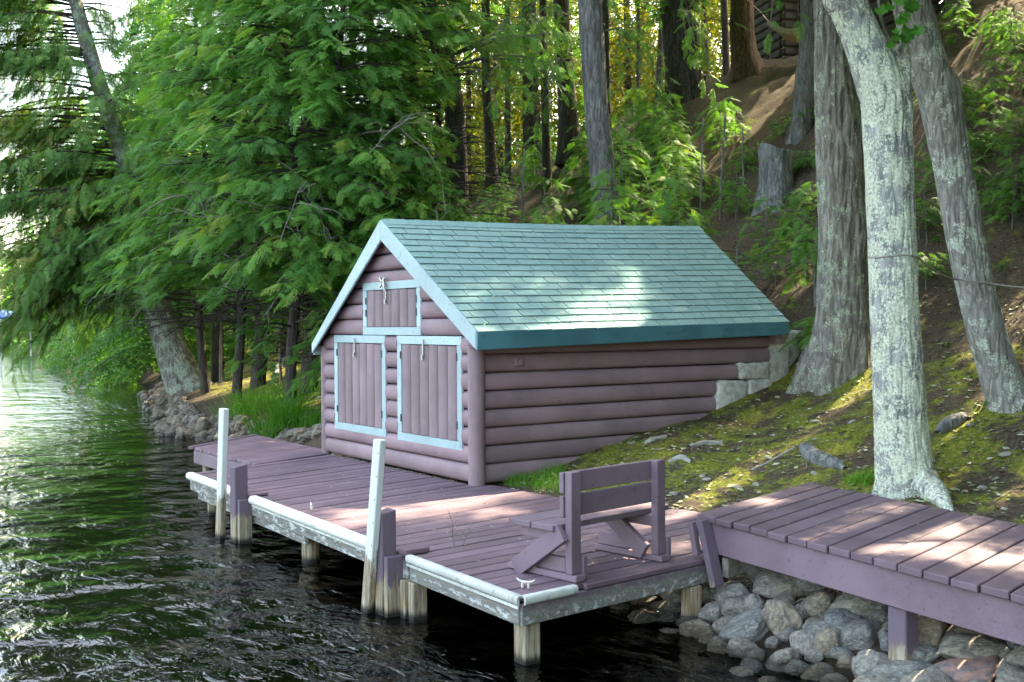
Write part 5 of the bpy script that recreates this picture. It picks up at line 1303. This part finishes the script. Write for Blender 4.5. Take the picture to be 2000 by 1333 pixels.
for k, key in enumerate(('t7', 't8', 't9', 't10', 't11', 't13', 't14', 't8b')):
    root, _, P_, _ = TR[key]; c = Crown(); r = np.random.default_rng(480 + k); zb = P_[2][2]
    conifer_crown(c, r, P_[::4], zb + 2.2, zb + 8.5, 34, 2.0, 1.6, spacing=.16, sc=(.6, 1.0), rad=.02, rise_=.1, droop=.3, hang=.5, clump=True)
    c.build('lower_branches', root, 'fine', M['bark_dark'], keep_far)
# more of the same wood on the bank beyond the right edge of the picture
SHADE = [((8.6, -2.6), 19, 'tall hemlock on the bank above the walkway, outside the view'), ((6.8, -6.2), 18, 'tall hemlock beside the end of the walkway'), ((11.5, -6.5), 20, 'tall hemlock higher on the bank past the walkway'), ((3.6, -9.6), 17, 'hemlock on the shore past the end of the walkway'), ((12.5, .2), 20, 'tall hemlock behind the leaning maple on the upper bank'), ((7.5, -11.5), 18, 'hemlock on the upper shore past the walkway'), ((1.0, -14.5), 16, 'hemlock leaning over the shore far past the walkway'), ((15.0, 4.6), 21, 'tall hemlock beside the upper cabin'), ((16, -3), 20, 'hemlock on the upper bank past the cabin'), ((-.2, -11.8), 15, 'unseen hemlock by the water, added to darken the boathouse side wall'), ((-2.2, -16), 16, 'unseen hemlock past the walkway, added to darken the boathouse side wall')]  # the last two are added out of view to darken the side wall
for k, (xy, h, lab) in enumerate(SHADE):
    hemlock(0, 0, h, lab, 430 + k, gn='coarse', xy=xy, n=105, len_lo=4.4, len_hi=1.2, z0=1.4, rad=.24, keep=BIRD, clear=True, spacing=.22, sc=(.85, 1.3), droop=.25, hang=.5, mat='bark_hem')
for k, (x, y) in enumerate(((-4, -20), (-7.5, -25), (-10, -31), (0, -23), (-14, -37), (4, -18), (-20, -46))):  # unseen trees added to block sky light, so the side wall falls darker
    hemlock(0, 0, 21, 'unseen tall hemlock added to block sky light from the side wall', 470 + k, gn='coarse', xy=(x, y), n=62, len_lo=5.5, len_hi=1.5, z0=1.2, rad=.3, keep=out_of_frame, spacing=.5, sc=(2.0, 3.0), droop=.25, hang=.5, mat='bark_hem', group='unseen hemlocks added to block sky light')
# ---- sunlit broadleaf wood beyond the crest, one mass of leaves
c = Crown(); r = np.random.default_rng(501)
for _ in range(8200):
    u, dd = r.uniform(800, 1680), r.uniform(36, 74); b = at_depth(u, 640, dd); gz = float(terrain(b[0], b[1], False)[0]); z = gz + .2 + 13.5 * r.random() ** 1.25
    if vnoise(np.array([[u * .012, z * .45, dd * .08]]), 5)[0] < -.22: continue
    c.spray(np.array((b[0], b[1], z)), unit(r.normal(size=3)), unit(r.normal(size=3)), r.uniform(1.2, 2.2), r.random())
wood = c.build('sunlit_woodland', None, 'broad', M['bark_dark'], sun_gap)
tag(wood, 'mass of sunlit yellow-green leaves beyond the wooded crest', 'woodland', kind='stuff')
c = Crown()
for _ in range(900):         # leaves along the shore far behind the leaning tree
    y = r.uniform(60, 150); x = float(np.interp(y, SH_Y, SH_X)) + r.uniform(.5, 16); z = float(terrain(x, y, False)[0]) + r.uniform(0, 11) * r.random()
    c.spray(np.array((x, y, z)), unit(r.normal(size=3)), unit(r.normal(size=3)), r.uniform(3.5, 6.0), r.random() * .5)
sw = c.build('shore_woodland', None, 'coarse', M['bark_dark']); tag(sw, 'distant leafy wood along the same shore beyond the leaning tree', 'woodland', kind='stuff')

# ================================================================== SMALLER THINGS
# far shore
xs = np.linspace(-1500, 900, 160); so = Soup()
V = []; nrow = 4
for x in xs:
    y = 1500 + 80 * math.sin(x * .004); h = 9 + 4 * vnoise(np.array([[x * .02, 0, 0]]), 3)[0] + 2.5 * vnoise(np.array([[x * .09, 0, 0]]), 4)[0]
    V += [(x, y, -1), (x, y + 2, h * .6), (x, y + 8, h), (x, y + 120, h * .8)]
Fq = [(i * 4 + j, (i + 1) * 4 + j, (i + 1) * 4 + j + 1, i * 4 + j + 1) for i in range(len(xs) - 1) for j in range(3)]
fs = put('far_shore', make_mesh('far_shore', np.array(V), np.array(Fq), plain('far_shore_trees', (0.07, 0.11, 0.07), .95, .2), True)); tag(fs, 'low wooded far shore across the lake', 'shore', kind='structure')
# boat lift with blue canopy, moored down the shore
b0 = at_depth(8, 640, 46); bl = empty('boat_lift', (b0[0], b0[1], WATER), 'boat lift with a blue canvas canopy standing in the lake', 'boat lift')
ex, ey = RT.copy(), np.array((FW[0], FW[1], 0)); ex[2] = 0; ex = unit(ex); ey = unit(ey)
def bl_p(a, b, z): return np.array((b0[0], b0[1], 0)) + ex * a + ey * b + np.array((0, 0, z))
na = 9; V = []
for b in (-1.5, 1.5):
    for t in np.linspace(-1, 1, na): V.append(bl_p(-1.6 + 2.2 * t, b, 1.98 + .42 * (1 - t * t)))
for b in (-1.5, 1.5):
    for t in np.linspace(-1, 1, na): V.append(bl_p(-1.6 + 2.2 * t, b, 1.90 + .36 * (1 - t * t)))
Fq = [(i, i + 1, na + i + 1, na + i) for i in range(na - 1)] + [(2 * na + i, 3 * na + i, 3 * na + i + 1, 2 * na + i + 1) for i in range(na - 1)] + [(i, 2 * na + i, 2 * na + i + 1, i + 1) for i in range(na - 1)] + [(na + i, na + i + 1, 3 * na + i + 1, 3 * na + i) for i in range(na - 1)] + [(0, na, 3 * na, 2 * na), (na - 1, 3 * na - 1, 4 * na - 1, 2 * na - 1)]
put('canopy', make_mesh('canopy', np.array(V), np.array(Fq), M['blue'], True), bl)
for a in (-3.7, .5):
    for b in (-1.4, 1.4):
        p = bl_p(a, b, 0); z0 = float(terrain(p[0], p[1])[0]) - .1; hexa('post', box_c(p[0] - .03, p[0] + .03, p[1] - .03, p[1] + .03, z0, 1.93), M['hull'], bl, 0)
for b in (-1.45, 1.45):
    hexa('rail', bar_c(bl_p(-3.8, b, 1.86), bl_p(.6, b, 1.86), ey, (0, 0, 1), .06, .06), M['hull'], bl, 0)

# stump
g = ground_hit(1515, 378); ds = depth_of(g)
st = empty('tree_stump', tuple(g), 'grey sawn tree stump with a mossy lichened side on the slope', 'stump')
path, rad = px_path([(1516, 385, 66), (1516, 360, 60), (1515, 330, 58), (1514, 300, 60), (1514, 296, 60)], ds)
V, F, P_, r_ = trunk_arrays(*sink(path, rad, .4), 60, 70, .14, 9, 1.4, .6, .55, seed=55)
n = len(V); top = np.arange(n - 60, n)
put('trunk', make_mesh('trunk', V, F, M['bark_stump'], True), st)
put('cut_top', make_mesh('cut_top', [tuple(V[i]) for i in top] , [tuple(range(60))], M['greywood']), st)

# cabins at the top of the bank
def cabin(label, u0, vbase, dd, width, rows, post=True):
    a = at_depth(u0, vbase, dd); ex_ = unit(np.array((RT[0], RT[1], 0)) + .25 * np.array((FW[0], FW[1], 0))); ey_ = np.array((-ex_[1], ex_[0], 0))
    gz = a[2]; root = empty('cabin', tuple(a), label, 'cabin')
    for k in range(rows):
        z0 = gz - .2 + .24 * k
        hexa('log', bar_c(a + (0, 0, z0 - gz + .115) + ex_ * .02, a + ex_ * width + (0, 0, z0 - gz + .115), ey_, (0, 0, 1), .16, .225), M['cabin'], root, .05)
        hexa('log', bar_c(a + ex_ * .08 + ey_ * .1 + (0, 0, z0 - gz + .115), a + ex_ * .08 + ey_ * 3.2 + (0, 0, z0 - gz + .115), ex_, (0, 0, 1), .16, .225), M['cabin'], root, .05)
    if post: hexa('corner_post', bar_c(a + ex_ * post + ey_ * -.14 + (0, 0, -.3), a + ex_ * post + ey_ * -.14 + (0, 0, .24 * rows), ex_, ey_, .12, .10), M['cabinpost'], root, .01)
    hexa('roof', [a - ex_ * .4 - ey_ * .5 + (0, 0, .24 * rows - .1), a + ex_ * (width + .4) - ey_ * .5 + (0, 0, .24 * rows - .1), a + ex_ * (width + .4) + ey_ * 3.6 + (0, 0, .24 * rows + .9), a - ex_ * .4 + ey_ * 3.6 + (0, 0, .24 * rows + .9),
                  a - ex_ * .4 - ey_ * .5 + (0, 0, .24 * rows), a + ex_ * (width + .4) - ey_ * .5 + (0, 0, .24 * rows), a + ex_ * (width + .4) + ey_ * 3.6 + (0, 0, .24 * rows + 1.0), a - ex_ * .4 + ey_ * 3.6 + (0, 0, .24 * rows + 1.0)], M['dark'], root, .01)
cabin('dark log cabin on the crest behind the hammock', 1527, 112, 29.5, 2.6, 12, post=.55)
cabin('dark walled cabin at the top of the right-hand bank', 1836, 26, 23.5, 3.4, 11, post=None)

# hammock
h0, h1 = at_depth(1488, 26, 27.5), at_depth(1620, 30, 26.5)
hm = empty('hammock', tuple((h0 + h1) / 2), 'cream fringed hammock slung in front of the dark cabin', 'hammock')
nu, nv = 26, 6; V = []
hw = unit(np.array((-(h1 - h0)[1], (h1 - h0)[0], 0)))
for i in range(nu):
    t = i / (nu - 1); p = h0 + (h1 - h0) * t; sagz = -.52 * (1 - (2 * t - 1) ** 2); w = .55 * min(1, max(0.02, math.sin(math.pi * t) * 1.6)) ** 1.0
    for j_ in range(nv):
        q = j_ / (nv - 1) - .5; V.append(p + hw * w * q * 1.6 + np.array((0, 0, sagz - .16 * (1 - 4 * q * q) * math.sin(math.pi * t) + w * -.25 * q)))
F = np.array([(i * nv + j_, (i + 1) * nv + j_, (i + 1) * nv + j_ + 1, i * nv + j_ + 1) for i in range(nu - 1) for j_ in range(nv - 1)])
put('bed', make_mesh('bed', np.array(V), F, M['hammock'], True), hm)
so = Soup()
for i in range(4, nu - 4):
    for f in (0, .33, .66):
        e = V[i * nv] * (1 - f) + V[(i + 1) * nv] * f; l = .16 * (.7 + .3 * math.sin(i * 2.1 + f * 7)); so.add([e, e + ex * .025, e + ex * .02 - np.array((0, 0, l)), e - np.array((0, 0, l))], [(0, 1, 2, 3)])
o = put('fringe', so.mesh('fringe', M['hammock']), hm); o['kind'] = 'stuff'
for a_, b_ in ((h0, h0 + (h0 - h1) * .35 + np.array((0, 0, .5))), (h1, h1 + (h1 - h0) * .2 + np.array((0, 0, .4)))):
    V_, F_ = tube_arrays([a_, (a_ + b_) / 2, b_], [.012] * 3, 5); put('cord', make_mesh('cord', V_, F_, M['hammock'], True), hm)

# rope round the lichened maple, led to the leaning maple and on
def tube_thing(name, pts, rad, mat, label, cat, n=6, parent=None):
    V_, F_ = tube_arrays(pts, [rad] * len(pts) if np.isscalar(rad) else rad, n); o = put(name, make_mesh(name, V_, F_, mat, True), parent)
    if parent is None: tag(o, label, cat)
    return o
cx = at_depth(1746, 503, d1); rt_ = 47 / CF * d1
loop = [cx + RT * rt_ * math.cos(a) + np.array((FW[0], FW[1], 0)) * rt_ * math.sin(a) + np.array((0, 0, .006 * math.sin(3 * a))) for a in np.linspace(0.1, 2 * math.pi - .0, 30)]
e3 = at_depth(1868, 546, d3 - .16)
span = [loop[-1] * (1 - t) + e3 * t + np.array((0, 0, -.03 * 4 * t * (1 - t))) for t in np.linspace(.05, 1, 12)]
e4 = at_depth(1925, 553, d3 - .17); e5 = at_depth(2080, 562, d3 - .4)
tube_thing('rope', loop + span + [at_depth(1900, 551, d3 - .24), e4] + [e4 * (1 - t) + e5 * t + np.array((0, 0, -.02 * 4 * t * (1 - t))) for t in np.linspace(.2, 1, 6)], .0075, M['rope'], 'grey rope tied round the lichened maple and led past the leaning maple', 'rope')

# dry twigs growing between the dock boards
tw = empty('dry_twig', tuple(hp(888, 1068, 2, 0)), 'thin dry forked weed standing between the dock boards', 'twig')
rt2 = np.random.default_rng(5)
for (u, v, tu, tv) in ((889, 1068, 878, 1000), (905, 1067, 918, 1032)):
    p = hp(u, v, 2, 0.0); dd = depth_of(p); so = Soup()
    P0 = [p - np.array((0, 0, .04))] + [at_depth(u + (tu - u) * t + rt2.normal() * 2, v + (tv - v) * t, dd) for t in np.linspace(.15, 1, 7)]
    so.add(*tube_arrays(P0, np.linspace(.0035, .0015, 8), 5))
    for k in range(2, 7):
        for s in (-1, 1):
            e = P0[k] + RT * s * rt2.uniform(.02, .07) + UP * rt2.uniform(.02, .07); so.add(*tube_arrays([P0[k], (P0[k] + e) / 2 + UP * .004, e], [.0018, .0015, .001], 4))
    put('stem', so.mesh('stem', M['deadtwig'], True), tw)

# loose roots, logs and stones on the bank
def log_px(name, pts, mat, label, cat, seed, group=None):
    g0 = ground_hit(pts[0][0], pts[0][1]); root = empty(name, tuple(g0), label, cat, group); return root_limb(root, pts, mat, seed, 'wood', 40)
log_px('fallen_log', [(1572, 878, 20), (1582, 893, 30), (1605, 905, 30), (1630, 912, 24), (1650, 918, 10)], M['bark_stump'], 'short pale log lying in moss behind the walkway', 'log', 1)
log_px('fallen_log', [(1832, 850, 14), (1845, 840, 24), (1865, 828, 26), (1885, 816, 14)], M['bark_stump'], 'stub of grey wood on the bank below the leaning maple', 'log', 2)
log_px('bare_root', [(1258, 868, 6), (1275, 862, 10), (1300, 855, 8)], M['root'], 'pale root end beside the boathouse wall', 'root', 3)
log_px('bare_root', [(1345, 876, 8), (1375, 870, 12), (1410, 868, 8)], M['root'], 'pale crooked root on the mossy slope behind the bench', 'root', 4)
log_px('bare_root', [(1466, 920, 4), (1500, 905, 4), (1530, 888, 5), (1560, 872, 3)], M['root'], 'long thin stick lying on the moss behind the walkway', 'stick', 5)
log_px('bare_root', [(1305, 905, 6), (1330, 897, 12), (1350, 905, 6)], M['root'], 'short pale root just above the bench back', 'root', 6)
log_px('fallen_branch', [(540, 735, 10), (548, 715, 14), (562, 705, 16), (580, 712, 9)], M['root'], 'pale crooked root wad on the far bank behind the grass', 'root', 7)
SMALL = [rock_mesh(300 + q) for q in range(3)]
for q in SMALL: q.materials.clear(); q.materials.append(M['stone'])
for k in range(46):
    if k in (1, 4, 6, 9, 12, 15, 18, 21, 24, 27, 31, 34): continue
    if k < 26: u, v = rr.uniform(1120, 1680), 0; v = rr.uniform(np.interp(u, [1120, 1400, 1680], [905, 810, 780]), np.interp(u, [1120, 1400, 1680], [960, 970, 930]))
    elif k < 36: u, v = rr.uniform(1800, 1995), rr.uniform(830, 1005)
    else: u, v = rr.uniform(430, 640), rr.uniform(715, 790)
    g = ground_hit(u, v); s_ = rr.uniform(.02, .05) * (1.8 if k >= 36 else 1)
    o = put('stone', SMALL[k % 3], None, tuple(g + np.array((0, 0, s_ * .2))), (rr.uniform(-.4, .4), rr.uniform(-.4, .4), rr.uniform(0, 6)), (s_ * 1.2, s_ * .9, s_ * .45))
    tag(o, 'small pale stone lying on the mossy bank', 'stone', 'small stones on the bank')
# moss cushions
def moss_mesh(seed):
    import bmesh
    bm = bmesh.new(); bmesh.ops.create_icosphere(bm, subdivisions=4, radius=1.0); P_ = np.array([v.co[:] for v in bm.verts])
    Q = P_ * (1 + .18 * fbm(P_ * 2 + seed, 4, seed) + .06 * fbm(P_ * 9 + seed, 3, seed + 3))[:, None]
    for v, q in zip(bm.verts, Q): v.co = q
    me = bpy.data.meshes.new('moss_cushion'); bm.to_mesh(me); bm.free(); me.polygons.foreach_set('use_smooth', np.ones(len(me.polygons), dtype=bool))
    return me
def moss_mat():
    k = N('moss'); w = k.coord('Object'); n = k.noise(w, 14, 5, .7); f = k.noise(w, 60, 3, .7); c = k.ramp(n, [(.3, (.07, .11, .02)), (.5, (.16, .19, .035)), (.7, (.30, .27, .06))]); return k.done(c, .95, k.bump(k.math('ADD', n, f), 1.0, .08), .1)
M['moss'] = moss_mat(); MOSS = [moss_mesh(q) for q in range(3)]
for q in MOSS: q.materials.append(M['moss'])

# grass
def blades(n, pick, h0, h1, w, seed, bend=.5, spread=.25):
    r = np.random.default_rng(seed); S_ = Soup()
    for _ in range(n):
        b = pick(r); h = r.uniform(h0, h1); az = r.uniform(0, 6.28); d = np.array((math.cos(az), math.sin(az), 0)); s = np.array((-d[1], d[0], 0)) * w * r.uniform(.6, 1.2)
        be = r.uniform(.1, bend); V_ = []
        for t, ww in ((0, 1), (.35, .9), (.7, .6), (1, .08)):
            p = b + d * h * (spread * t * r.uniform(.9, 1.1) + be * t * t) + np.array((0, 0, h * (t - .35 * be * t * t) - .01)); V_ += [p - s * ww / 2, p + s * ww / 2]
        S_.add(V_, [(0, 1, 3, 2), (2, 3, 5, 4), (4, 5, 7, 6)])
    return S_
def near_px(lo_u, hi_u, vf):
    def f(r):
        u = r.uniform(lo_u, hi_u); v = vf(u, r); return ground_hit(u, v, 6, 40)
    return f
def tuft(u, v, n, rad, h0, h1, label, seed, w=.012):
    g = ground_hit(u, v); root = empty('grass_tuft', tuple(g), label, 'grass')
    def pk(r):
        a, q = r.uniform(0, 6.28), rad * math.sqrt(r.random()); x, y = g[0] + q * math.cos(a), g[1] + q * math.sin(a); return np.array((x, y, float(terrain(x, y)[0])))
    o = put('blades', blades(n, pk, h0, h1, w, seed, .8, .35).mesh('blades', M['grass']), root); o['kind'] = 'stuff'
tuft(545, 845, 330, .38, .55, 1.0, 'tall arching clump of bright green sedge behind the dock', 1, .016)
tuft(465, 815, 170, .35, .3, .6, 'lower patch of green grass above the cobbles', 2, .014)
tuft(610, 835, 160, .3, .25, .5, 'soft grass clump against the boathouse corner post', 3, .013)
tuft(500, 800, 140, .4, .3, .55, 'thin yellowish grass beside the sedge clump', 4, .013)
tuft(585, 775, 120, .5, .25, .5, 'sparse grass on the bank behind the sedge clump', 6, .013)
tuft(1684, 940, 150, .13, .05, .13, 'low leafy clump at the foot of the lichened maple', 9, .010)
S_ = blades(900, near_px(985, 1105, lambda u, r: r.uniform(np.interp(u, [985, 1105], [925, 915]), np.interp(u, [985, 1105], [950, 970]))), .06, .15, .006, 5, .6, .3)
tag(put('grass', S_.mesh('grass', M['grass'])), 'short bright grass between the boathouse corner and the dock', 'grass', kind='stuff')
S_ = blades(700, near_px(1120, 1990, lambda u, r: r.uniform(np.interp(u, [1120, 1400, 2000], [905, 810, 700]), 985)), .03, .09, .004, 8, .6, .4)
tag(put('bank_grass', S_.mesh('bank_grass', M['grass'])), 'sparse grass blades scattered over the mossy bank', 'grass', kind='stuff')

# fallen leaves and needles
r = np.random.default_rng(61); S_ = Soup(); S2 = Soup()
def bank_pt():
    q = r.random()
    if q < .75: x, y = r.uniform(.2, 7), r.uniform(-7.5, -.1)
    elif q < .9: x, y = r.uniform(.9, 6), r.uniform(4, 20)
    else: x, y = r.uniform(4.3, 12), r.uniform(-3, 9)
    return np.array((x, y, float(terrain(x, y)[0])))
gp = [bank_pt() for _ in range(1)]
def bank_many(n):
    q = r.random(n); x = np.where(q < .78, r.uniform(.15, 7, n), np.where(q < .88, r.uniform(.9, 6, n), r.uniform(4.3, 12, n))); y = np.where(q < .78, r.uniform(-7.5, -.1, n), np.where(q < .88, r.uniform(4, 20, n), r.uniform(-3, 9, n)))
    return np.stack([x, y, terrain(x, y)], 1)
for p in bank_many(7000):
    a = r.uniform(0, 6.28); d = np.array((math.cos(a), math.sin(a), r.uniform(-.1, .35))); s = np.array((-d[1], d[0], r.uniform(-.3, .3))); l = r.uniform(.02, .06) * (1 if r.random() < .8 else 1.4); w = l * r.uniform(.5, .9)
    p = p + np.array((0, 0, .010)); S_.add([p - d * l / 2, p + s * w / 2 + (0, 0, .004), p + d * l / 2, p - s * w / 2 + (0, 0, .004)], [(0, 1, 2, 3)])
tag(put('fallen_leaves', S_.mesh('fallen_leaves', M['litter'])), 'small pale fallen leaves littering the bank', 'leaves', kind='stuff')
for p in bank_many(6500):
    a = r.uniform(0, 6.28); d = np.array((math.cos(a), math.sin(a), r.uniform(-.12, .25))); s = np.array((-d[1], d[0], 0)) * r.uniform(.0015, .004); l = r.uniform(.04, .22)
    p = p + np.array((0, 0, .012)); S2.add([p - d * l / 2 - s, p + d * l / 2 - s, p + d * l / 2 + s, p - d * l / 2 + s], [(0, 1, 2, 3)])
tag(put('fallen_twigs', S2.mesh('fallen_twigs', M['needles'])), 'dead needles and twigs strewn over the bank', 'twigs', kind='stuff')
# dry straw and roots under the walkway
S3 = Soup()
for _ in range(420):
    u, v = r.uniform(1440, 1990), 0; v = r.uniform(1110, 1180) + (u - 1440) * .12; p = ground_hit(u, v, 4, 14) + np.array((0, 0, .03)); a = r.uniform(0, 6.28); d = np.array((math.cos(a), math.sin(a), r.uniform(-.2, .5))); l = r.uniform(.05, .22); S3.add(*tube_arrays([p - d * l / 2, p + (0, 0, .01), p + d * l / 2], [.0025, .003, .0015], 4))
tag(put('dry_straw', S3.mesh('dry_straw', M['needles'], True)), 'tangle of dry straw and roots under the walkway', 'straw', kind='stuff')

# broad-leaved seedlings
def oval_leaf(seed):
    V_ = [(0, 0, 0), (.22, .3, .03), (.26, .6, .02), (0, 1, -.08), (-.26, .6, .02), (-.22, .3, .03), (0, .5, -.03)]
    return make_mesh('leaf', V_, [(0, 1, 6), (1, 2, 6), (2, 3, 6), (3, 4, 6), (4, 5, 6), (5, 0, 6)], M['seedling'])
OL = oval_leaf(0)
def seedling(u, v, n, hpx, lpx, label, seed):
    g = ground_hit(u, v); d = depth_of(g); h = hpx / CF * d; l = lpx / CF * d; root = empty('seedling', tuple(g), label, 'plant'); q = np.random.default_rng(seed)
    V_, F_ = tube_arrays([g - np.array((0, 0, .03)), g + np.array((.01, 0, h * .5)), g + np.array((.0, .01, h))], [.004, .003, .002], 5); put('stem', make_mesh('stem', V_, F_, M['seedling'], True), root)
    for k in range(n):
        f = .35 + .65 * (k + 1) / n; a = k * 2.4 + q.uniform(-.3, .3); s_ = l * q.uniform(.7, 1.1)
        put('leaf', OL, root, tuple(g + np.array((0, 0, h * f))), (R(q.uniform(-25, 25)), R(q.uniform(-15, 15)), a), (s_, s_, s_))
for k, (u, v, n, hp_, lp_, lab) in enumerate([(1566, 758, 8, 26, 24, 'leafy seedling at the foot of the thick hemlock'), (1560, 700, 10, 45, 24, 'bright green seedling beside the boathouse foundation'), (1532, 720, 6, 18, 18, 'small seedling against the concrete blocks'), (1563, 798, 6, 16, 16, 'seedling on bare soil below the thick hemlock'), (1098, 925, 9, 16, 14, 'rosette weed by the boathouse wall near the bench'), (1485, 1100, 14, 44, 26, 'leafy weed growing under the end of the walkway'), (1458, 1108, 10, 36, 24, 'weed beside the dock joist under the walkway'), (1590, 1122, 12, 40, 24, 'weed hanging from the bank under the walkway'), (1540, 1128, 7, 26, 16, 'small weed on top of a boulder under the walkway'), (1735, 1160, 8, 24, 18, 'weed beside the walkway post'), (1945, 1230, 6, 20, 18, 'weed among stones by the end of the walkway'), (1830, 480, 8, 18, 18, 'pale seedling between the two maples'), (1845, 680, 7, 14, 16, 'yellow-green seedling beside the leaning maple'), (1930, 800, 8, 20, 16, 'seedling at the foot of the leaning maple'), (1960, 540, 9, 26, 20, 'green seedling near the rope'), (1210, 900, 6, 10, 12, 'tiny weed beside the lower wall log')]):
    seedling(u, v, n, hp_, lp_, lab, 700 + k)

# needles and leaf bits dropped on the roof, the dock and the walkway
r = np.random.default_rng(81); S_ = Soup()
def bit(p, n, l, w):
    a = r.uniform(0, 6.28); t1 = unit(np.cross(n, (math.cos(a), math.sin(a), .3))); t2 = np.cross(n, t1); S_.add([p - t1 * l / 2, p + t2 * w / 2 + n * .003, p + t1 * l / 2, p - t2 * w / 2 + n * .003], [(0, 1, 2, 3)])
up_ = np.array((0, 0, 1.0))
for _ in range(260):
    q = roof_pt(r.random(), r.random() ** 1.3 * .97); bit(q + NRM * .024, NRM, r.uniform(.015, .06), r.uniform(.004, .018))
for _ in range(170):
    x, y = r.uniform(-2.1, -.1), r.uniform(-3.6, 2.4)
    bit(np.array((x, y, .006)), up_, r.uniform(.015, .05), r.uniform(.005, .022))
for _ in range(80):
    q = C1 + WF * r.uniform(.1, 3.5) + wdir(5) * r.uniform(.1, 1.6); bit(q + (0, 0, WZ + .007), up_, r.uniform(.015, .05), r.uniform(.005, .022))
for _ in range(160):      # drifted against the wall
    bit(np.array((-.09 - .05 * r.random() ** 2, r.uniform(.1, 3.3), .007)), up_, r.uniform(.015, .05), r.uniform(.005, .02))
tag(put('dropped_needles', S_.mesh('dropped_needles', M['litter'])), 'dry needles and leaf bits dropped on the roof and the dock boards', 'needles', kind='stuff')
# nail heads on the walkway boards
S_ = Soup()
for k in range(NW):
    d0 = wdir(k)
    for off in (.05, .92, 1.64):
        for s_ in (.25, .75):
            p = C1 + WF * pit * (k + s_) + d0 * off + np.array((0, 0, WZ + .0045)); S_.add([p + (.006, 0, 0), p + (0, .006, 0), p + (-.006, 0, 0), p + (0, -.006, 0)], [(0, 1, 2, 3)])
o = put('nail_heads', S_.mesh('nail_heads', M['blackmetal']), walk); o['kind'] = 'stuff'
